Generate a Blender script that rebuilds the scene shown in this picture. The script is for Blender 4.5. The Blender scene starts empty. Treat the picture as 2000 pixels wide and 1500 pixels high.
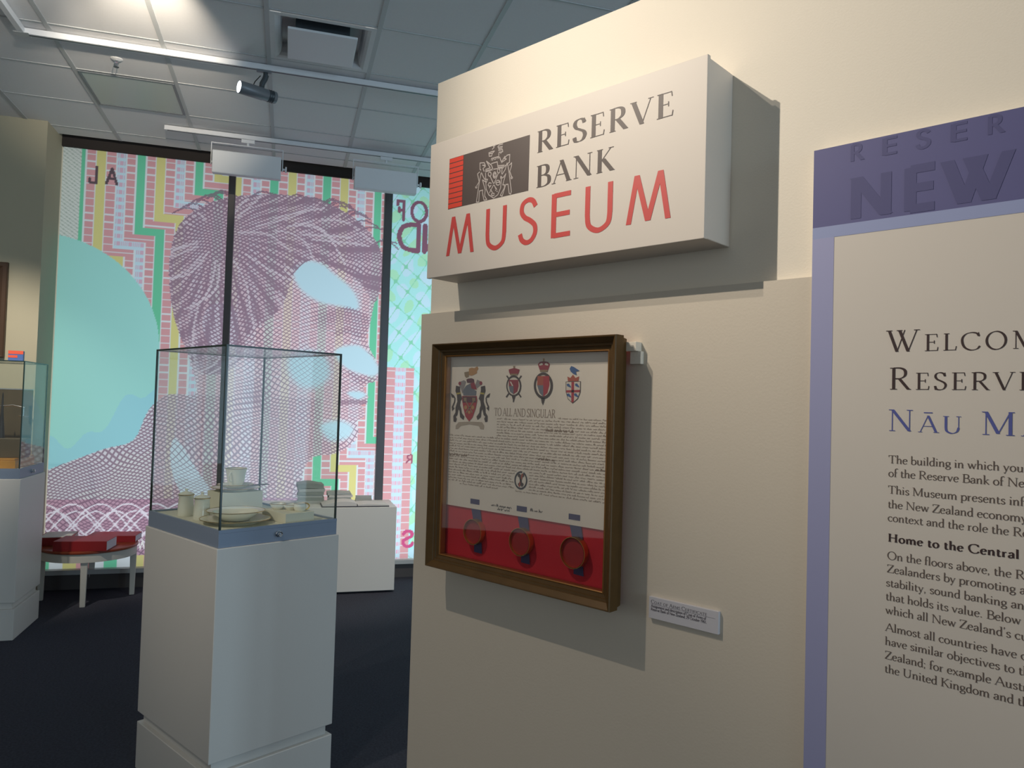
import bpy, bmesh, math, random
import numpy as np
from mathutils import Vector, Matrix

random.seed(7)
rng = np.random.default_rng(7)
SC = bpy.context.scene
COL = SC.collection
R = math.radians

# ------------------------------------------------------------------ frames
# World: x runs along the exhibition wall (towards the viewer = +x), y runs into that wall, z is up.
# The building (ceiling grid, window wall) is turned 30 degrees: s along the window wall, n towards it.
GA = R(30.15)
TB = Vector((math.sin(GA), math.cos(GA), 0)); NB = Vector((-math.cos(GA), math.sin(GA), 0))
ROOM_ROT = math.atan2(TB.y, TB.x)
def rm(s, n, z=0.0): return TB * s + NB * n + Vector((0, 0, z))
def srgb(r, g, b):
    f = lambda c: (c / 255 / 12.92) if c / 255 <= 0.04045 else ((c / 255 + 0.055) / 1.055) ** 2.4
    return (f(r), f(g), f(b), 1.0)

# ------------------------------------------------------------------ camera
cam_d = bpy.data.cameras.new('camera'); cam = bpy.data.objects.new('camera', cam_d); COL.objects.link(cam)
cam_d.sensor_width = 36.0; cam_d.lens = 36.0 * 1456.27 / 2000.0; cam_d.clip_start = 0.05
YAW, PIT, ROL = R(46.936), R(1.7174), R(1.6854)
F = Vector((-math.cos(YAW) * math.cos(PIT), math.sin(YAW) * math.cos(PIT), math.sin(PIT)))
r0 = F.cross(Vector((0, 0, 1))).normalized(); u0 = r0.cross(F)
rr = r0 * math.cos(ROL) + u0 * math.sin(ROL); uu = -r0 * math.sin(ROL) + u0 * math.cos(ROL)
mw = Matrix((rr, uu, -F)).transposed().to_4x4(); mw.translation = Vector((0, 0, 1.6))
cam.matrix_world = mw
SC.camera = cam

# ------------------------------------------------------------------ world, lights, exposure
SC.view_settings.view_transform = 'Standard'; SC.view_settings.look = 'None'
SC.view_settings.exposure = 0.0; SC.view_settings.gamma = 1.0; SC.view_settings.use_curve_mapping = False
W = bpy.data.worlds.new('museum_world'); SC.world = W; W.use_nodes = True
W.node_tree.nodes['Background'].inputs[0].default_value = (0.76, 0.80, 0.80, 1)
W.node_tree.nodes['Background'].inputs[1].default_value = 0.44

def lamp(name, kind, loc, target, energy, color, **kw):
    d = bpy.data.lights.new(name, kind); d.energy = energy; d.color = color
    for k, v in kw.items(): setattr(d, k, v)
    o = bpy.data.objects.new(name, d); COL.objects.link(o); o.location = loc
    o.rotation_euler = (Vector(target) - Vector(loc)).to_track_quat('-Z', 'Y').to_euler()
    return o
WARM = (1.0, 0.89, 0.75)
lamp('wall_spot', 'SPOT', (-2.00, -0.15, 3.43), (-0.50, 1.40, 2.50), 192, WARM, spot_size=R(61), spot_blend=1.0, shadow_soft_size=0.012)
lamp('wall_spot_second', 'SPOT', (-1.76, 0.12, 3.35), (-1.20, 1.40, 1.00), 60, WARM, spot_size=R(86), spot_blend=1.0, shadow_soft_size=0.012)
lamp('ceiling_graze_spot', 'SPOT', rm(-0.66, 3.45, 3.38), rm(-0.86, 4.78, 3.70), 170, (1.0, 0.86, 0.68), spot_size=R(44), spot_blend=1.0, shadow_soft_size=0.02)
lamp('ceiling_graze_spot_second', 'SPOT', rm(-1.15, 3.55, 3.46), rm(-1.38, 4.62, 3.70), 34, WARM, spot_size=R(32), spot_blend=0.9, shadow_soft_size=0.02)
lamp('left_wall_spot', 'SPOT', rm(-1.9, 4.2, 3.50), rm(-2.2, 6.52, 1.25), 320, WARM, spot_size=R(48), spot_blend=0.7, shadow_soft_size=0.02)
lamp('case_spot', 'SPOT', (-2.6, -0.9, 3.50), (-3.03, 1.57, 1.36), 135, WARM, spot_size=R(38), spot_blend=0.9, shadow_soft_size=0.02)
lamp('reading_stand_spot', 'SPOT', rm(1.0, 4.2, 3.50), rm(0.37, 6.40, 0.50), 250, WARM, spot_size=R(40), spot_blend=0.9, shadow_soft_size=0.02)
# daylight: off the sunny pavement outside the window, from a window round the far side of the partition, plus an added, unseen cool fill lamp far behind the viewer
lamp('pavement_daylight', 'AREA', rm(2.6, 9.4, 0.8), rm(0.6, 6.9, 1.2), 262, (0.95, 0.98, 1.0), shape='RECTANGLE', size=7.0, size_y=3.0)
lamp('side_window_daylight', 'AREA', (2.2, 3.7, 1.5), (-2.7, 1.7, 0.9), 27, (0.50, 0.76, 1.0), shape='RECTANGLE', size=1.8, size_y=2.2)
lamp('rear_cool_fill', 'AREA', (11.0, 0.6, 1.7), (-1.0, 1.4, 1.3), 330, (0.58, 0.82, 1.0), shape='RECTANGLE', size=3.0, size_y=2.6)

# ------------------------------------------------------------------ materials
def mat(name, col, rough=0.6, metal=0.0, spec=0.5, noise=None, bump=None):
    """Principled material; noise=(scale, amount) varies the colour, bump=(scale, strength) the surface."""
    m = bpy.data.materials.new(name); m.use_nodes = True
    nt = m.node_tree; b = nt.nodes['Principled BSDF']
    c = srgb(*col)
    b.inputs['Base Color'].default_value = c; b.inputs['Roughness'].default_value = rough
    b.inputs['Metallic'].default_value = metal; b.inputs['Specular IOR Level'].default_value = spec
    tc = nt.nodes.new('ShaderNodeTexCoord')
    if noise:
        n = nt.nodes.new('ShaderNodeTexNoise'); n.inputs['Scale'].default_value = noise[0]; n.inputs['Detail'].default_value = 5
        nt.links.new(tc.outputs['Object'], n.inputs['Vector'])
        mx = nt.nodes.new('ShaderNodeMix'); mx.data_type = 'RGBA'
        a = noise[1]
        mx.inputs['A'].default_value = tuple(max(0, x * (1 - a)) for x in c[:3]) + (1,)
        mx.inputs['B'].default_value = tuple(min(1, x * (1 + a)) for x in c[:3]) + (1,)
        nt.links.new(n.outputs['Fac'], mx.inputs['Factor']); nt.links.new(mx.outputs['Result'], b.inputs['Base Color'])
    if bump:
        n2 = nt.nodes.new('ShaderNodeTexNoise'); n2.inputs['Scale'].default_value = bump[0]; n2.inputs['Detail'].default_value = 3
        nt.links.new(tc.outputs['Object'], n2.inputs['Vector'])
        bp = nt.nodes.new('ShaderNodeBump'); bp.inputs['Strength'].default_value = bump[1]; bp.inputs['Distance'].default_value = 0.01
        nt.links.new(n2.outputs['Fac'], bp.inputs['Height']); nt.links.new(bp.outputs['Normal'], b.inputs['Normal'])
    return m
def glass_mat(name, tint=(0.965, 0.982, 0.974), base=0.03, top=0.5):
    m = bpy.data.materials.new(name); m.use_nodes = True; nt = m.node_tree; nt.nodes.clear()
    o = nt.nodes.new('ShaderNodeOutputMaterial'); t = nt.nodes.new('ShaderNodeBsdfTransparent'); g = nt.nodes.new('ShaderNodeBsdfGlossy')
    t.inputs[0].default_value = tint + (1,); g.inputs['Roughness'].default_value = 0.02
    lw = nt.nodes.new('ShaderNodeLayerWeight'); lw.inputs['Blend'].default_value = 0.5
    p = nt.nodes.new('ShaderNodeMath'); p.operation = 'POWER'; p.inputs[1].default_value = 4.0
    k = nt.nodes.new('ShaderNodeMath'); k.operation = 'MULTIPLY_ADD'; k.inputs[1].default_value = top; k.inputs[2].default_value = base
    nt.links.new(lw.outputs['Facing'], p.inputs[0]); nt.links.new(p.outputs[0], k.inputs[0])
    mx = nt.nodes.new('ShaderNodeMixShader'); nt.links.new(k.outputs[0], mx.inputs[0]); nt.links.new(t.outputs[0], mx.inputs[1]); nt.links.new(g.outputs[0], mx.inputs[2])
    nt.links.new(mx.outputs[0], o.inputs[0]); return m
def emit_mat(name, col, strength):
    m = bpy.data.materials.new(name); m.use_nodes = True; nt = m.node_tree; nt.nodes.clear()
    o = nt.nodes.new('ShaderNodeOutputMaterial'); e = nt.nodes.new('ShaderNodeEmission'); e.inputs[0].default_value = col + (1,); e.inputs[1].default_value = strength
    nt.links.new(e.outputs[0], o.inputs[0]); return m

M = {
    'wall': mat('cream_wall_paint', (234, 226, 211), 0.75, bump=(240, 0.06)),
    'cladding': mat('cream_panel_paint', (214, 203, 186), 0.6, bump=(220, 0.04)),
    'sign_white': mat('satin_white_sign_board', (215, 206, 196), 0.5),
    'back_wall': mat('warm_white_wall_paint', (172, 166, 144), 0.8, bump=(200, 0.05)),
    'ceiling': mat('white_ceiling_tile', (228, 229, 231), 0.9, noise=(60, 0.03), bump=(400, 0.1)),
    'grid': mat('grey_ceiling_rail', (186, 190, 192), 0.5),
    'carpet': mat('dark_blue_carpet', (66, 68, 79), 0.95, spec=0.1, noise=(90, 0.5), bump=(350, 0.6)),
    'dark_header': mat('black_brown_header', (38, 32, 30), 0.8),
    'dark_wall': mat('dark_skirting', (70, 66, 66), 0.7),
    'sill': mat('pale_sill', (170, 172, 172), 0.4),
    'mullion': mat('dark_metal_mullion', (92, 90, 92), 0.35, 0.6),
    'plinth': mat('white_plinth_paint', (203, 201, 196), 0.45, bump=(150, 0.02)),
    'band': mat('satin_blue_grey_metal_band', (124, 138, 158), 0.42, 0.1),
    'deck': mat('cream_display_deck', (225, 220, 200), 0.6),
    'edge': mat('dark_green_glass_edge', (28, 46, 44), 0.15),
    'chrome': mat('chrome', (205, 210, 215), 0.12, 1.0),
    'black': mat('black', (26, 26, 28), 0.5),
    'china': mat('ivory_china', (235, 231, 214), 0.18),
    'gold': mat('gold_rim', (205, 165, 85), 0.22, 0.9),
    'frame': mat('bronzed_wood_frame', (90, 66, 34), 0.46, 0.2, spec=0.3, noise=(30, 0.25)),
    'gilt': mat('gilt_slip', (150, 105, 55), 0.3, 0.5),
    'parchment': mat('parchment', (240, 229, 212), 0.8, noise=(9, 0.05)),
    'red_cloth': mat('red_cloth', (205, 40, 52), 0.85, bump=(500, 0.1)),
    'wax': mat('red_wax', (168, 44, 44), 0.5, noise=(25, 0.2)),
    'brass': mat('brass', (222, 172, 98), 0.3, 0.9),
    'ribbon': mat('navy_ribbon', (74, 70, 108), 0.7),
    'ink': mat('brown_black_ink', (62, 48, 46), 0.6),
    'ink_soft': mat('soft_brown_ink', (146, 122, 100), 0.8),
    'sign_grey': mat('sign_grey_brown', (112, 97, 92), 0.5),
    'sign_dark': mat('sign_dark_brown', (80, 68, 64), 0.5),
    'sign_red': mat('sign_red', (204, 72, 68), 0.45),
    'bar_red': mat('sign_orange_red', (222, 68, 48), 0.45),
    'crest_line': mat('crest_grey_line', (180, 170, 166), 0.5),
    'navy': mat('navy_print', (92, 92, 140), 0.55),
    'navy_ghost': mat('navy_ghost_letters', (80, 80, 126), 0.6),
    'lilac': mat('lilac_print', (150, 160, 200), 0.55),
    'lilac2': mat('grey_lilac_print', (160, 162, 200), 0.55),
    'panel_white': mat('matt_white_panel', (216, 208, 198), 0.6),
    'text_dark': mat('dark_brown_text', (58, 40, 40), 0.6),
    'text_brown': mat('grey_brown_text', (98, 84, 76), 0.6),
    'text_blue': mat('blue_violet_text', (84, 92, 160), 0.6),
    'label': mat('grey_white_label', (206, 203, 208), 0.6),
    'label_text': mat('label_text', (104, 98, 104), 0.6),
    'white_metal': mat('white_enamel', (224, 227, 231), 0.4),
    'grey_metal': mat('grey_enamel', (120, 126, 132), 0.4, 0.2),
    'dark_metal': mat('dark_grey_enamel', (66, 74, 80), 0.4, 0.2),
    'lens': emit_mat('lit_lamp_lens', (0.93, 0.96, 1.0), 14.0),
    'table_white': mat('white_painted_wood', (190, 188, 180), 0.5),
    'table_top': mat('red_brown_wood', (120, 50, 26), 0.3, noise=(14, 0.3)),
    'book_red': mat('dark_red_cover', (132, 20, 26), 0.5),
    'pages': mat('page_block', (196, 198, 206), 0.8),
    'booklet': mat('grey_booklet', (158, 162, 160), 0.7),
    'booklet2': mat('pale_booklet', (200, 196, 192), 0.7),
    'booklet3': mat('dull_green_grey_booklet', (122, 130, 126), 0.7),
    'cover_dark': mat('dark_cover', (52, 50, 58), 0.5),
    'picture_frame': mat('dark_wood_picture_frame', (66, 46, 30), 0.45),
    'canvas': mat('dull_canvas', (120, 116, 104), 0.8, noise=(6, 0.3)),
    'wood': mat('golden_wood', (172, 122, 52), 0.4, noise=(12, 0.3)),
    'dark_wood': mat('dark_olive_wood', (72, 62, 44), 0.5, noise=(10, 0.3)),
    'silver': mat('silver', (210, 210, 212), 0.18, 1.0),
    'diffuser': mat('greenish_diffuser', (186, 198, 194), 0.35),
    'box_orange': mat('orange_print', (214, 84, 58), 0.5), 'box_blue': mat('blue_print', (70, 100, 160), 0.5),
    'glass': glass_mat('case_glass'), 'picture_glass': glass_mat('picture_glass', (0.97, 0.97, 0.97), 0.05, 0.4),
}
for k, c in dict(gold2=(190, 140, 84), tan=(150, 128, 96), gray=(150, 142, 140), maroon=(98, 48, 58), steel=(112, 116, 126), crimson=(150, 40, 56),
                 red=(176, 44, 54), brown=(72, 58, 52), yellow=(190, 170, 70), parch2=(184, 168, 148), parch=(226, 214, 198), orange=(178, 84, 56), blue=(58, 96, 150)).items():
    M['art_' + k] = mat('heraldic_' + k, c, 0.8)
M['art_gold'] = M.pop('art_gold2')

# ------------------------------------------------------------------ mesh building
class MB:
    def __init__(self): self.v = []; self.f = []; self.m = []; self.smooth = []
    def add(self, vs, fs, mi=0, sm=False):
        o = len(self.v); self.v += [tuple(v) for v in vs]
        for f in fs: self.f.append(tuple(i + o for i in f)); self.m.append(mi); self.smooth.append(sm)
        return self
    def box(self, x0, x1, y0, y1, z0, z1, mi=0, taper=0.0):
        t = taper
        vs = [(x0 + t, y0 + t, z0), (x1 - t, y0 + t, z0), (x1 - t, y1 - t, z0), (x0 + t, y1 - t, z0), (x0, y0, z1), (x1, y0, z1), (x1, y1, z1), (x0, y1, z1)]
        return self.add(vs, [(3, 2, 1, 0), (4, 5, 6, 7), (0, 1, 5, 4), (1, 2, 6, 5), (2, 3, 7, 6), (3, 0, 4, 7)], mi)
    def lathe(self, prof, c=(0, 0, 0), n=40, mi=0, axis='z'):
        vs = []; fs = []
        for r, h in prof:
            for k in range(n):
                a = 2 * math.pi * k / n; p = (r * math.cos(a), r * math.sin(a), h)
                if axis == 'x': p = (p[2], p[0], p[1])
                if axis == 'y': p = (p[1], p[2], p[0])
                vs.append((p[0] + c[0], p[1] + c[1], p[2] + c[2]))
        for i in range(len(prof) - 1):
            for k in range(n):
                k2 = (k + 1) % n
                fs.append((i * n + k, i * n + k2, (i + 1) * n + k2, (i + 1) * n + k))
        return self.add(vs, fs, mi, True)
    def tube(self, pts, r, n=10, mi=0, closed=False):
        pts = [Vector(p) for p in pts]; vs = []; fs = []; up = Vector((0.13, 0.21, 0.97)); N = len(pts)
        for i, p in enumerate(pts):
            a = pts[i - 1] if (i > 0 or closed) else p; b = pts[(i + 1) % N] if (i < N - 1 or closed) else p
            t = (b - a).normalized(); x = t.cross(up)
            if x.length < 1e-3: x = t.cross(Vector((1, 0, 0)))
            x.normalize(); y = t.cross(x)
            for k in range(n):
                an = 2 * math.pi * k / n; vs.append(p + x * r * math.cos(an) + y * r * math.sin(an))
        for i in range(N if closed else N - 1):
            j = (i + 1) % N
            for k in range(n): fs.append((i * n + k, i * n + (k + 1) % n, j * n + (k + 1) % n, j * n + k))
        if not closed: fs += [tuple(range(n)), tuple(range((N - 1) * n + n - 1, (N - 1) * n - 1, -1))]
        return self.add(vs, fs, mi, True)
    def flat(self, poly, y, mi=0):
        """polygon in the (x, z) plane at depth y (facing -y)"""
        return self.add([(p[0], y, p[1]) for p in poly], [tuple(range(len(poly)))], mi)
    def build(self, name, mats, parent=None, bevel=0.0, loc=None):
        me = bpy.data.meshes.new(name); me.from_pydata(self.v, [], self.f)
        mats = mats if isinstance(mats, (list, tuple)) else [mats]
        for m in mats: me.materials.append(M[m] if isinstance(m, str) else m)
        me.polygons.foreach_set('material_index', self.m); me.polygons.foreach_set('use_smooth', self.smooth)
        me.update()
        if any(self.smooth): me.set_sharp_from_angle(angle=R(38))
        o = bpy.data.objects.new(name, me); COL.objects.link(o)
        if parent: o.parent = parent
        if loc is not None: o.location = loc
        if bevel:
            b = o.modifiers.new('bevel', 'BEVEL'); b.width = bevel; b.segments = 2; b.limit_method = 'ANGLE'; b.angle_limit = R(40)
        return o
def tag(o, label, cat, group=None, kind=None):
    o['label'] = label; o['category'] = cat
    if group: o['group'] = group
    if kind: o['kind'] = kind
    return o
def empty(name, loc, rz, label, cat, group=None):
    o = bpy.data.objects.new(name, None); COL.objects.link(o); o.empty_display_size = 0.1
    o.location = loc; o.rotation_euler = (0, 0, rz); return tag(o, label, cat, group)
def struct(mb, name, mats, label=None, cat=None, parent=None, room=False, bevel=0.0):
    o = mb.build(name, mats, parent, bevel)
    if parent is None:
        o['kind'] = 'structure'
        if label: o['label'] = label; o['category'] = cat
        if room: o.rotation_euler = (0, 0, ROOM_ROT)
    return o
def copy_tree(o, parent=None):
    c = o.copy(); COL.objects.link(c)
    if parent is not None: c.parent = parent
    for ch in list(o.children): copy_tree(ch, c)
    return c

# ------------------------------------------------------------------ lettering (own stroke alphabet)
# T = thick straight stem, t = hair line, c = smooth curve drawn with a broad nib, s = serif (x, y, half width)
GL = {
'A': (.80, "T .40,1 .74,0;t .40,1 .07,0;t .19,.36 .61,.36;s .07,0 .09;s .74,0 .12"),
'B': (.66, "T .17,0 .17,1;c .17,.99 .40,.98 .53,.88 .53,.66 .40,.54 .17,.53;c .17,.53 .42,.52 .60,.40 .60,.14 .42,.02 .17,.01;s .13,0 .09;s .13,1 .09"),
'C': (.82, "c .74,.80 .66,.94 .46,1.0 .22,.92 .08,.70 .08,.40 .18,.14 .38,0 .56,.0 .70,.08 .78,.22;t .73,1 .75,.76"),
'D': (.88, "T .17,0 .17,1;c .17,.99 .45,.98 .70,.86 .81,.52 .70,.15 .45,.02 .17,.01;s .13,0 .09;s .13,1 .09"),
'E': (.64, "T .17,0 .17,1;t .17,.98 .55,.98;t .17,.52 .44,.52;t .17,.02 .58,.02;t .54,1 .56,.80;t .44,.62 .44,.42;t .57,0 .60,.22;s .13,0 .09;s .13,1 .09"),
'F': (.60, "T .17,0 .17,1;t .17,.98 .55,.98;t .17,.52 .44,.52;t .54,1 .56,.80;t .44,.62 .44,.42;s .17,0 .13;s .13,1 .09"),
'G': (.86, "c .74,.80 .66,.94 .46,1.0 .22,.92 .08,.70 .08,.40 .18,.14 .38,0 .56,.0 .72,.10;T .73,.42 .73,.06;s .73,.42 .12"),
'H': (.86, "T .17,0 .17,1;T .69,0 .69,1;t .17,.52 .69,.52;s .17,0 .12;s .17,1 .12;s .69,0 .12;s .69,1 .12"),
'I': (.34, "T .17,0 .17,1;s .17,0 .12;s .17,1 .12"),
'K': (.76, "T .17,0 .17,1;t .17,.40 .62,1;T .30,.58 .68,0;s .17,0 .12;s .17,1 .12;s .62,1 .10;s .68,0 .10"),
'L': (.60, "T .17,0 .17,1;t .17,.02 .55,.02;t .54,0 .58,.24;s .13,0 .09;s .17,1 .12"),
'M': (1.0, "t .15,0 .15,1;T .15,1 .50,.06;t .50,.06 .84,1;T .84,1 .84,0;s .15,0 .10;s .84,0 .12;s .11,1 .08;s .88,1 .08"),
'N': (.86, "t .15,0 .15,1;T .15,1 .72,.02;t .72,0 .72,1;s .15,0 .10;s .72,1 .10;s .11,1 .08"),
'O': (.90, "o .45,.5 .37,.51"),
'P': (.62, "T .17,0 .17,1;c .17,.99 .40,.98 .55,.86 .55,.62 .40,.48 .17,.47;s .17,0 .12;s .13,1 .09"),
'R': (.74, "T .17,0 .17,1;c .17,.99 .40,.98 .55,.87 .55,.64 .40,.51 .17,.50;T .36,.50 .68,0;s .17,0 .12;s .13,1 .09;s .70,0 .06"),
'S': (.58, "c .48,.80 .42,.94 .28,1.0 .13,.94 .08,.78 .15,.62 .30,.52 .46,.40 .51,.24 .43,.06 .27,0 .12,.05 .07,.22;t .48,1 .49,.78;t .07,.22 .07,0"),
'T': (.72, "T .36,0 .36,1;t .05,.98 .67,.98;t .05,1 .04,.78;t .67,1 .68,.78;s .36,0 .12"),
'U': (.86, "T .18,1 .18,.32;c .18,.34 .22,.12 .42,0 .62,.10 .69,.34;t .69,.30 .69,1;s .18,1 .12;s .69,1 .10"),
'V': (.80, "T .09,1 .42,0;t .42,0 .73,1;s .09,1 .12;s .73,1 .10"),
'W': (1.12, "T .08,1 .36,0;t .36,0 .62,1;T .44,1 .74,0;t .74,0 1.03,1;s .08,1 .11;s .44,1 .10;s 1.03,1 .10"),
'Z': (.66, "t .08,.98 .60,.98;T .60,.98 .06,.02;t .06,.02 .62,.02;t .08,1 .07,.80;t .61,0 .63,.22"),
'a': (.48, "c .09,.45 .16,.57 .28,.60 .37,.50 .37,.36;T .37,.42 .37,.06;c .37,.36 .20,.30 .09,.20 .10,.06 .20,.0 .30,.05 .37,.14;t .37,.05 .46,.04"),
'b': (.54, "T .12,1.05 .12,.03;c .12,.45 .26,.59 .42,.54 .49,.30 .42,.06 .28,.0 .12,.06"),
'c': (.46, "c .41,.48 .32,.59 .19,.56 .08,.42 .08,.22 .16,.05 .29,.0 .42,.10"),
'd': (.54, "T .42,1.05 .42,.0;c .42,.50 .30,.60 .15,.54 .07,.30 .14,.05 .26,.0 .42,.12;s .36,1.05 .07;s .46,0 .06"),
'e': (.48, "t .08,.33 .41,.35;c .41,.35 .39,.52 .27,.60 .13,.52 .07,.30 .13,.07 .26,.0 .42,.10"),
'f': (.32, "T .13,0 .13,.86;c .13,.84 .17,1.0 .27,1.06 .36,1.0;t .03,.57 .30,.57;s .13,0 .10"),
'g': (.50, "o .24,.40 .16,.19;c .14,.25 .10,.15 .20,.09 .38,.06 .45,-.09 .34,-.26 .17,-.27 .06,-.16 .14,-.02 .30,.06;t .36,.55 .48,.58"),
'h': (.56, "T .12,1.05 .12,0;c .12,.44 .24,.57 .36,.59 .43,.44;T .43,.48 .43,0;s .12,0 .09;s .43,0 .09;s .08,1.05 .06"),
'i': (.27, "T .13,.59 .13,0;d .13,.86;s .13,0 .09;s .09,.59 .06"),
'j': (.27, "T .13,.59 .13,-.12;c .13,-.10 .10,-.24 .0,-.28;d .13,.86;s .09,.59 .06"),
'k': (.52, "T .12,1.05 .12,0;t .12,.24 .40,.59;T .20,.34 .46,0;s .12,0 .09;s .46,0 .06;s .40,.59 .08;s .08,1.05 .06"),
'l': (.27, "T .13,1.05 .13,0;s .13,0 .09;s .09,1.05 .06"),
'm': (.86, "T .12,.59 .12,0;c .12,.44 .23,.57 .34,.59 .42,.44;T .42,.48 .42,0;c .42,.44 .53,.57 .64,.59 .73,.44;T .73,.48 .73,0;s .12,0 .09;s .42,0 .09;s .73,0 .09;s .08,.59 .06"),
'n': (.57, "T .12,.59 .12,0;c .12,.44 .24,.57 .36,.59 .43,.44;T .43,.48 .43,0;s .12,0 .09;s .43,0 .09;s .08,.59 .06"),
'o': (.53, "o .265,.30 .20,.30"),
'p': (.54, "T .12,.59 .12,-.30;c .12,.45 .26,.59 .42,.54 .49,.30 .42,.06 .28,.0 .12,.06;s .12,-.30 .10;s .08,.59 .06"),
'r': (.38, "T .12,.59 .12,0;c .12,.40 .20,.54 .34,.58;s .12,0 .10;s .08,.59 .06"),
's': (.41, "c .34,.48 .27,.59 .15,.57 .09,.45 .16,.34 .28,.27 .35,.15 .28,.02 .16,.0 .07,.10"),
't': (.34, "T .14,.76 .14,.12;c .14,.14 .17,.02 .24,.0 .33,.07;t .04,.57 .30,.57"),
'u': (.57, "T .12,.59 .12,.14;c .12,.18 .18,.02 .30,.02 .43,.16;T .43,.59 .43,.0;s .08,.59 .06;s .39,.59 .06;s .47,0 .05"),
'v': (.50, "T .07,.59 .25,0;t .25,0 .43,.59;s .07,.59 .08;s .43,.59 .07"),
'w': (.74, "T .07,.59 .23,0;t .23,0 .38,.59;T .36,.59 .52,0;t .52,0 .67,.59;s .07,.59 .08;s .36,.59 .07;s .67,.59 .07"),
'x': (.50, "T .08,.59 .42,0;t .42,.59 .07,0;s .08,.59 .08;s .42,.59 .06;s .07,0 .07;s .42,0 .08"),
'y': (.50, "T .07,.59 .26,.02;t .43,.59 .16,-.26;s .07,.59 .08;s .43,.59 .07;d .12,-.24"),
'z': (.46, "t .07,.57 .40,.57;T .40,.57 .06,.02;t .06,.02 .42,.02"),
' ': (.26, ""), ',': (.25, "d .11,.05;t .13,.05 .08,-.14"), '.': (.25, "d .11,.05"), ';': (.25, "d .11,.05;d .11,.52;t .13,.05 .08,-.14"),
"'": (.22, "t .12,1.05 .08,.82;d .12,1.0"),
'0': (.55, "o .27,.5 .19,.5"), '1': (.42, "T .22,0 .22,1;t .22,1 .08,.86;s .22,0 .12"), '2': (.55, "c .09,.76 .16,.95 .30,1 .44,.88 .42,.66 .25,.36 .07,.03;t .07,.02 .48,.02"),
'6': (.55, "o .27,.3 .19,.3;c .42,.98 .24,.86 .12,.60 .08,.30"), '9': (.55, "o .27,.7 .19,.3;c .12,.02 .30,.14 .42,.40 .46,.70"),
}
# plain geometric capitals for sans lettering where the shape differs
GS = {
'M': (1.04, "T .07,0 .25,1;T .25,1 .52,.02;T .52,.02 .79,1;T .79,1 .97,0"),
'U': (.80, "T .11,1 .11,.34;c .11,.36 .16,.12 .40,0 .64,.12 .69,.36;T .69,.34 .69,1"),
'S': (.62, "c .53,.82 .44,.96 .29,1 .13,.92 .10,.74 .20,.60 .36,.51 .51,.38 .53,.20 .42,.04 .26,0 .12,.08 .06,.22"),
'E': (.60, "T .11,0 .11,1;t .11,.955 .54,.955;t .11,.52 .52,.52;t .11,.045 .54,.045"),
'C': (.84, "c .76,.80 .64,.96 .46,1.0 .22,.92 .08,.70 .08,.32 .22,.08 .46,0 .64,.04 .76,.20"),
}
def catmull(P, k=6):
    out = []; n = len(P)
    for i in range(n - 1):
        p0, p1, p2, p3 = P[max(i - 1, 0)], P[i], P[i + 1], P[min(i + 2, n - 1)]
        for j in range(k):
            t = j / k
            out.append(tuple(0.5 * (2 * p1[a] + (p2[a] - p0[a]) * t + (2 * p0[a] - 5 * p1[a] + 4 * p2[a] - p3[a]) * t * t + (3 * p1[a] - p0[a] - 3 * p2[a] + p3[a]) * t ** 3) for a in (0, 1)))
    out.append(tuple(P[-1])); return out
def strokes(ch, sans=False):
    adv, spec = GS[ch] if sans and ch in GS else GL[ch]
    out = []
    for it in spec.split(';'):
        if not it: continue
        k, *q = it.split(' ')
        if k == 's':
            x, y = map(float, q[0].split(',')); out.append(('s', [(x, y)], float(q[1])))
        elif k == 'o':
            c = tuple(map(float, q[0].split(','))); r = tuple(map(float, q[1].split(',')))
            out.append(('c', [(c[0] + r[0] * math.cos(a), c[1] + r[1] * math.sin(a)) for a in [2 * math.pi * i / 26 for i in range(27)]], 0))
        else:
            P = [tuple(map(float, s.split(','))) for s in q]
            out.append((k, catmull(P) if k == 'c' else P, 0))
    return adv, out
def glyph_polys(ch, thick=.13, thin=.04, serif=True, nib=20):
    adv, st = strokes(ch, not serif); polys = []
    for si, (k, P, e) in enumerate(st):
        if k in 'Tt':
            w = (thick if k == 'T' else thin) / 2
            (x0, y0), (x1, y1) = P; dx, dy = x1 - x0, y1 - y0; L = math.hypot(dx, dy)
            if abs(dy) > 0.35 * abs(dx): h = w * L / max(abs(dy), 1e-6); polys.append((si, [(x0 - h, y0), (x0 + h, y0), (x1 + h, y1), (x1 - h, y1)]))
            else: h = w * L / abs(dx); polys.append((si, [(x0, y0 - h), (x0, y0 + h), (x1, y1 + h), (x1, y1 - h)]))
        elif k == 's':
            if serif: x, y = P[0]; h = thin * .9; y2 = y + h if y < .3 else y - h; polys.append((si, [(x - e, y), (x + e, y), (x + e, y2), (x - e, y2)]))
        elif k == 'd':
            x, y = P[0]; r = thick * .55; polys.append((si, [(x + r * math.cos(a), y + r * math.sin(a)) for a in [2 * math.pi * i / 10 for i in range(10)]]))
        elif k == 'c':
            n = len(P); l = []; r_ = []; closed = math.dist(P[0], P[-1]) < 1e-6
            for i in range(n):
                a = P[i - 1] if i else (P[-2] if closed else P[0]); b = P[i + 1] if i < n - 1 else (P[1] if closed else P[-1])
                dx, dy = b[0] - a[0], b[1] - a[1]; L = math.hypot(dx, dy) or 1; th = math.atan2(dy, dx) - R(nib)
                w = (thin + (thick - thin) * abs(math.sin(th)) ** 1.3) / 2; nx, ny = -dy / L * w, dx / L * w
                l.append((P[i][0] + nx, P[i][1] + ny)); r_.append((P[i][0] - nx, P[i][1] - ny))
            for i in range(n - 1): polys.append((si, [l[i], r_[i], r_[i + 1], l[i + 1]]))
    return adv, polys
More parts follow.
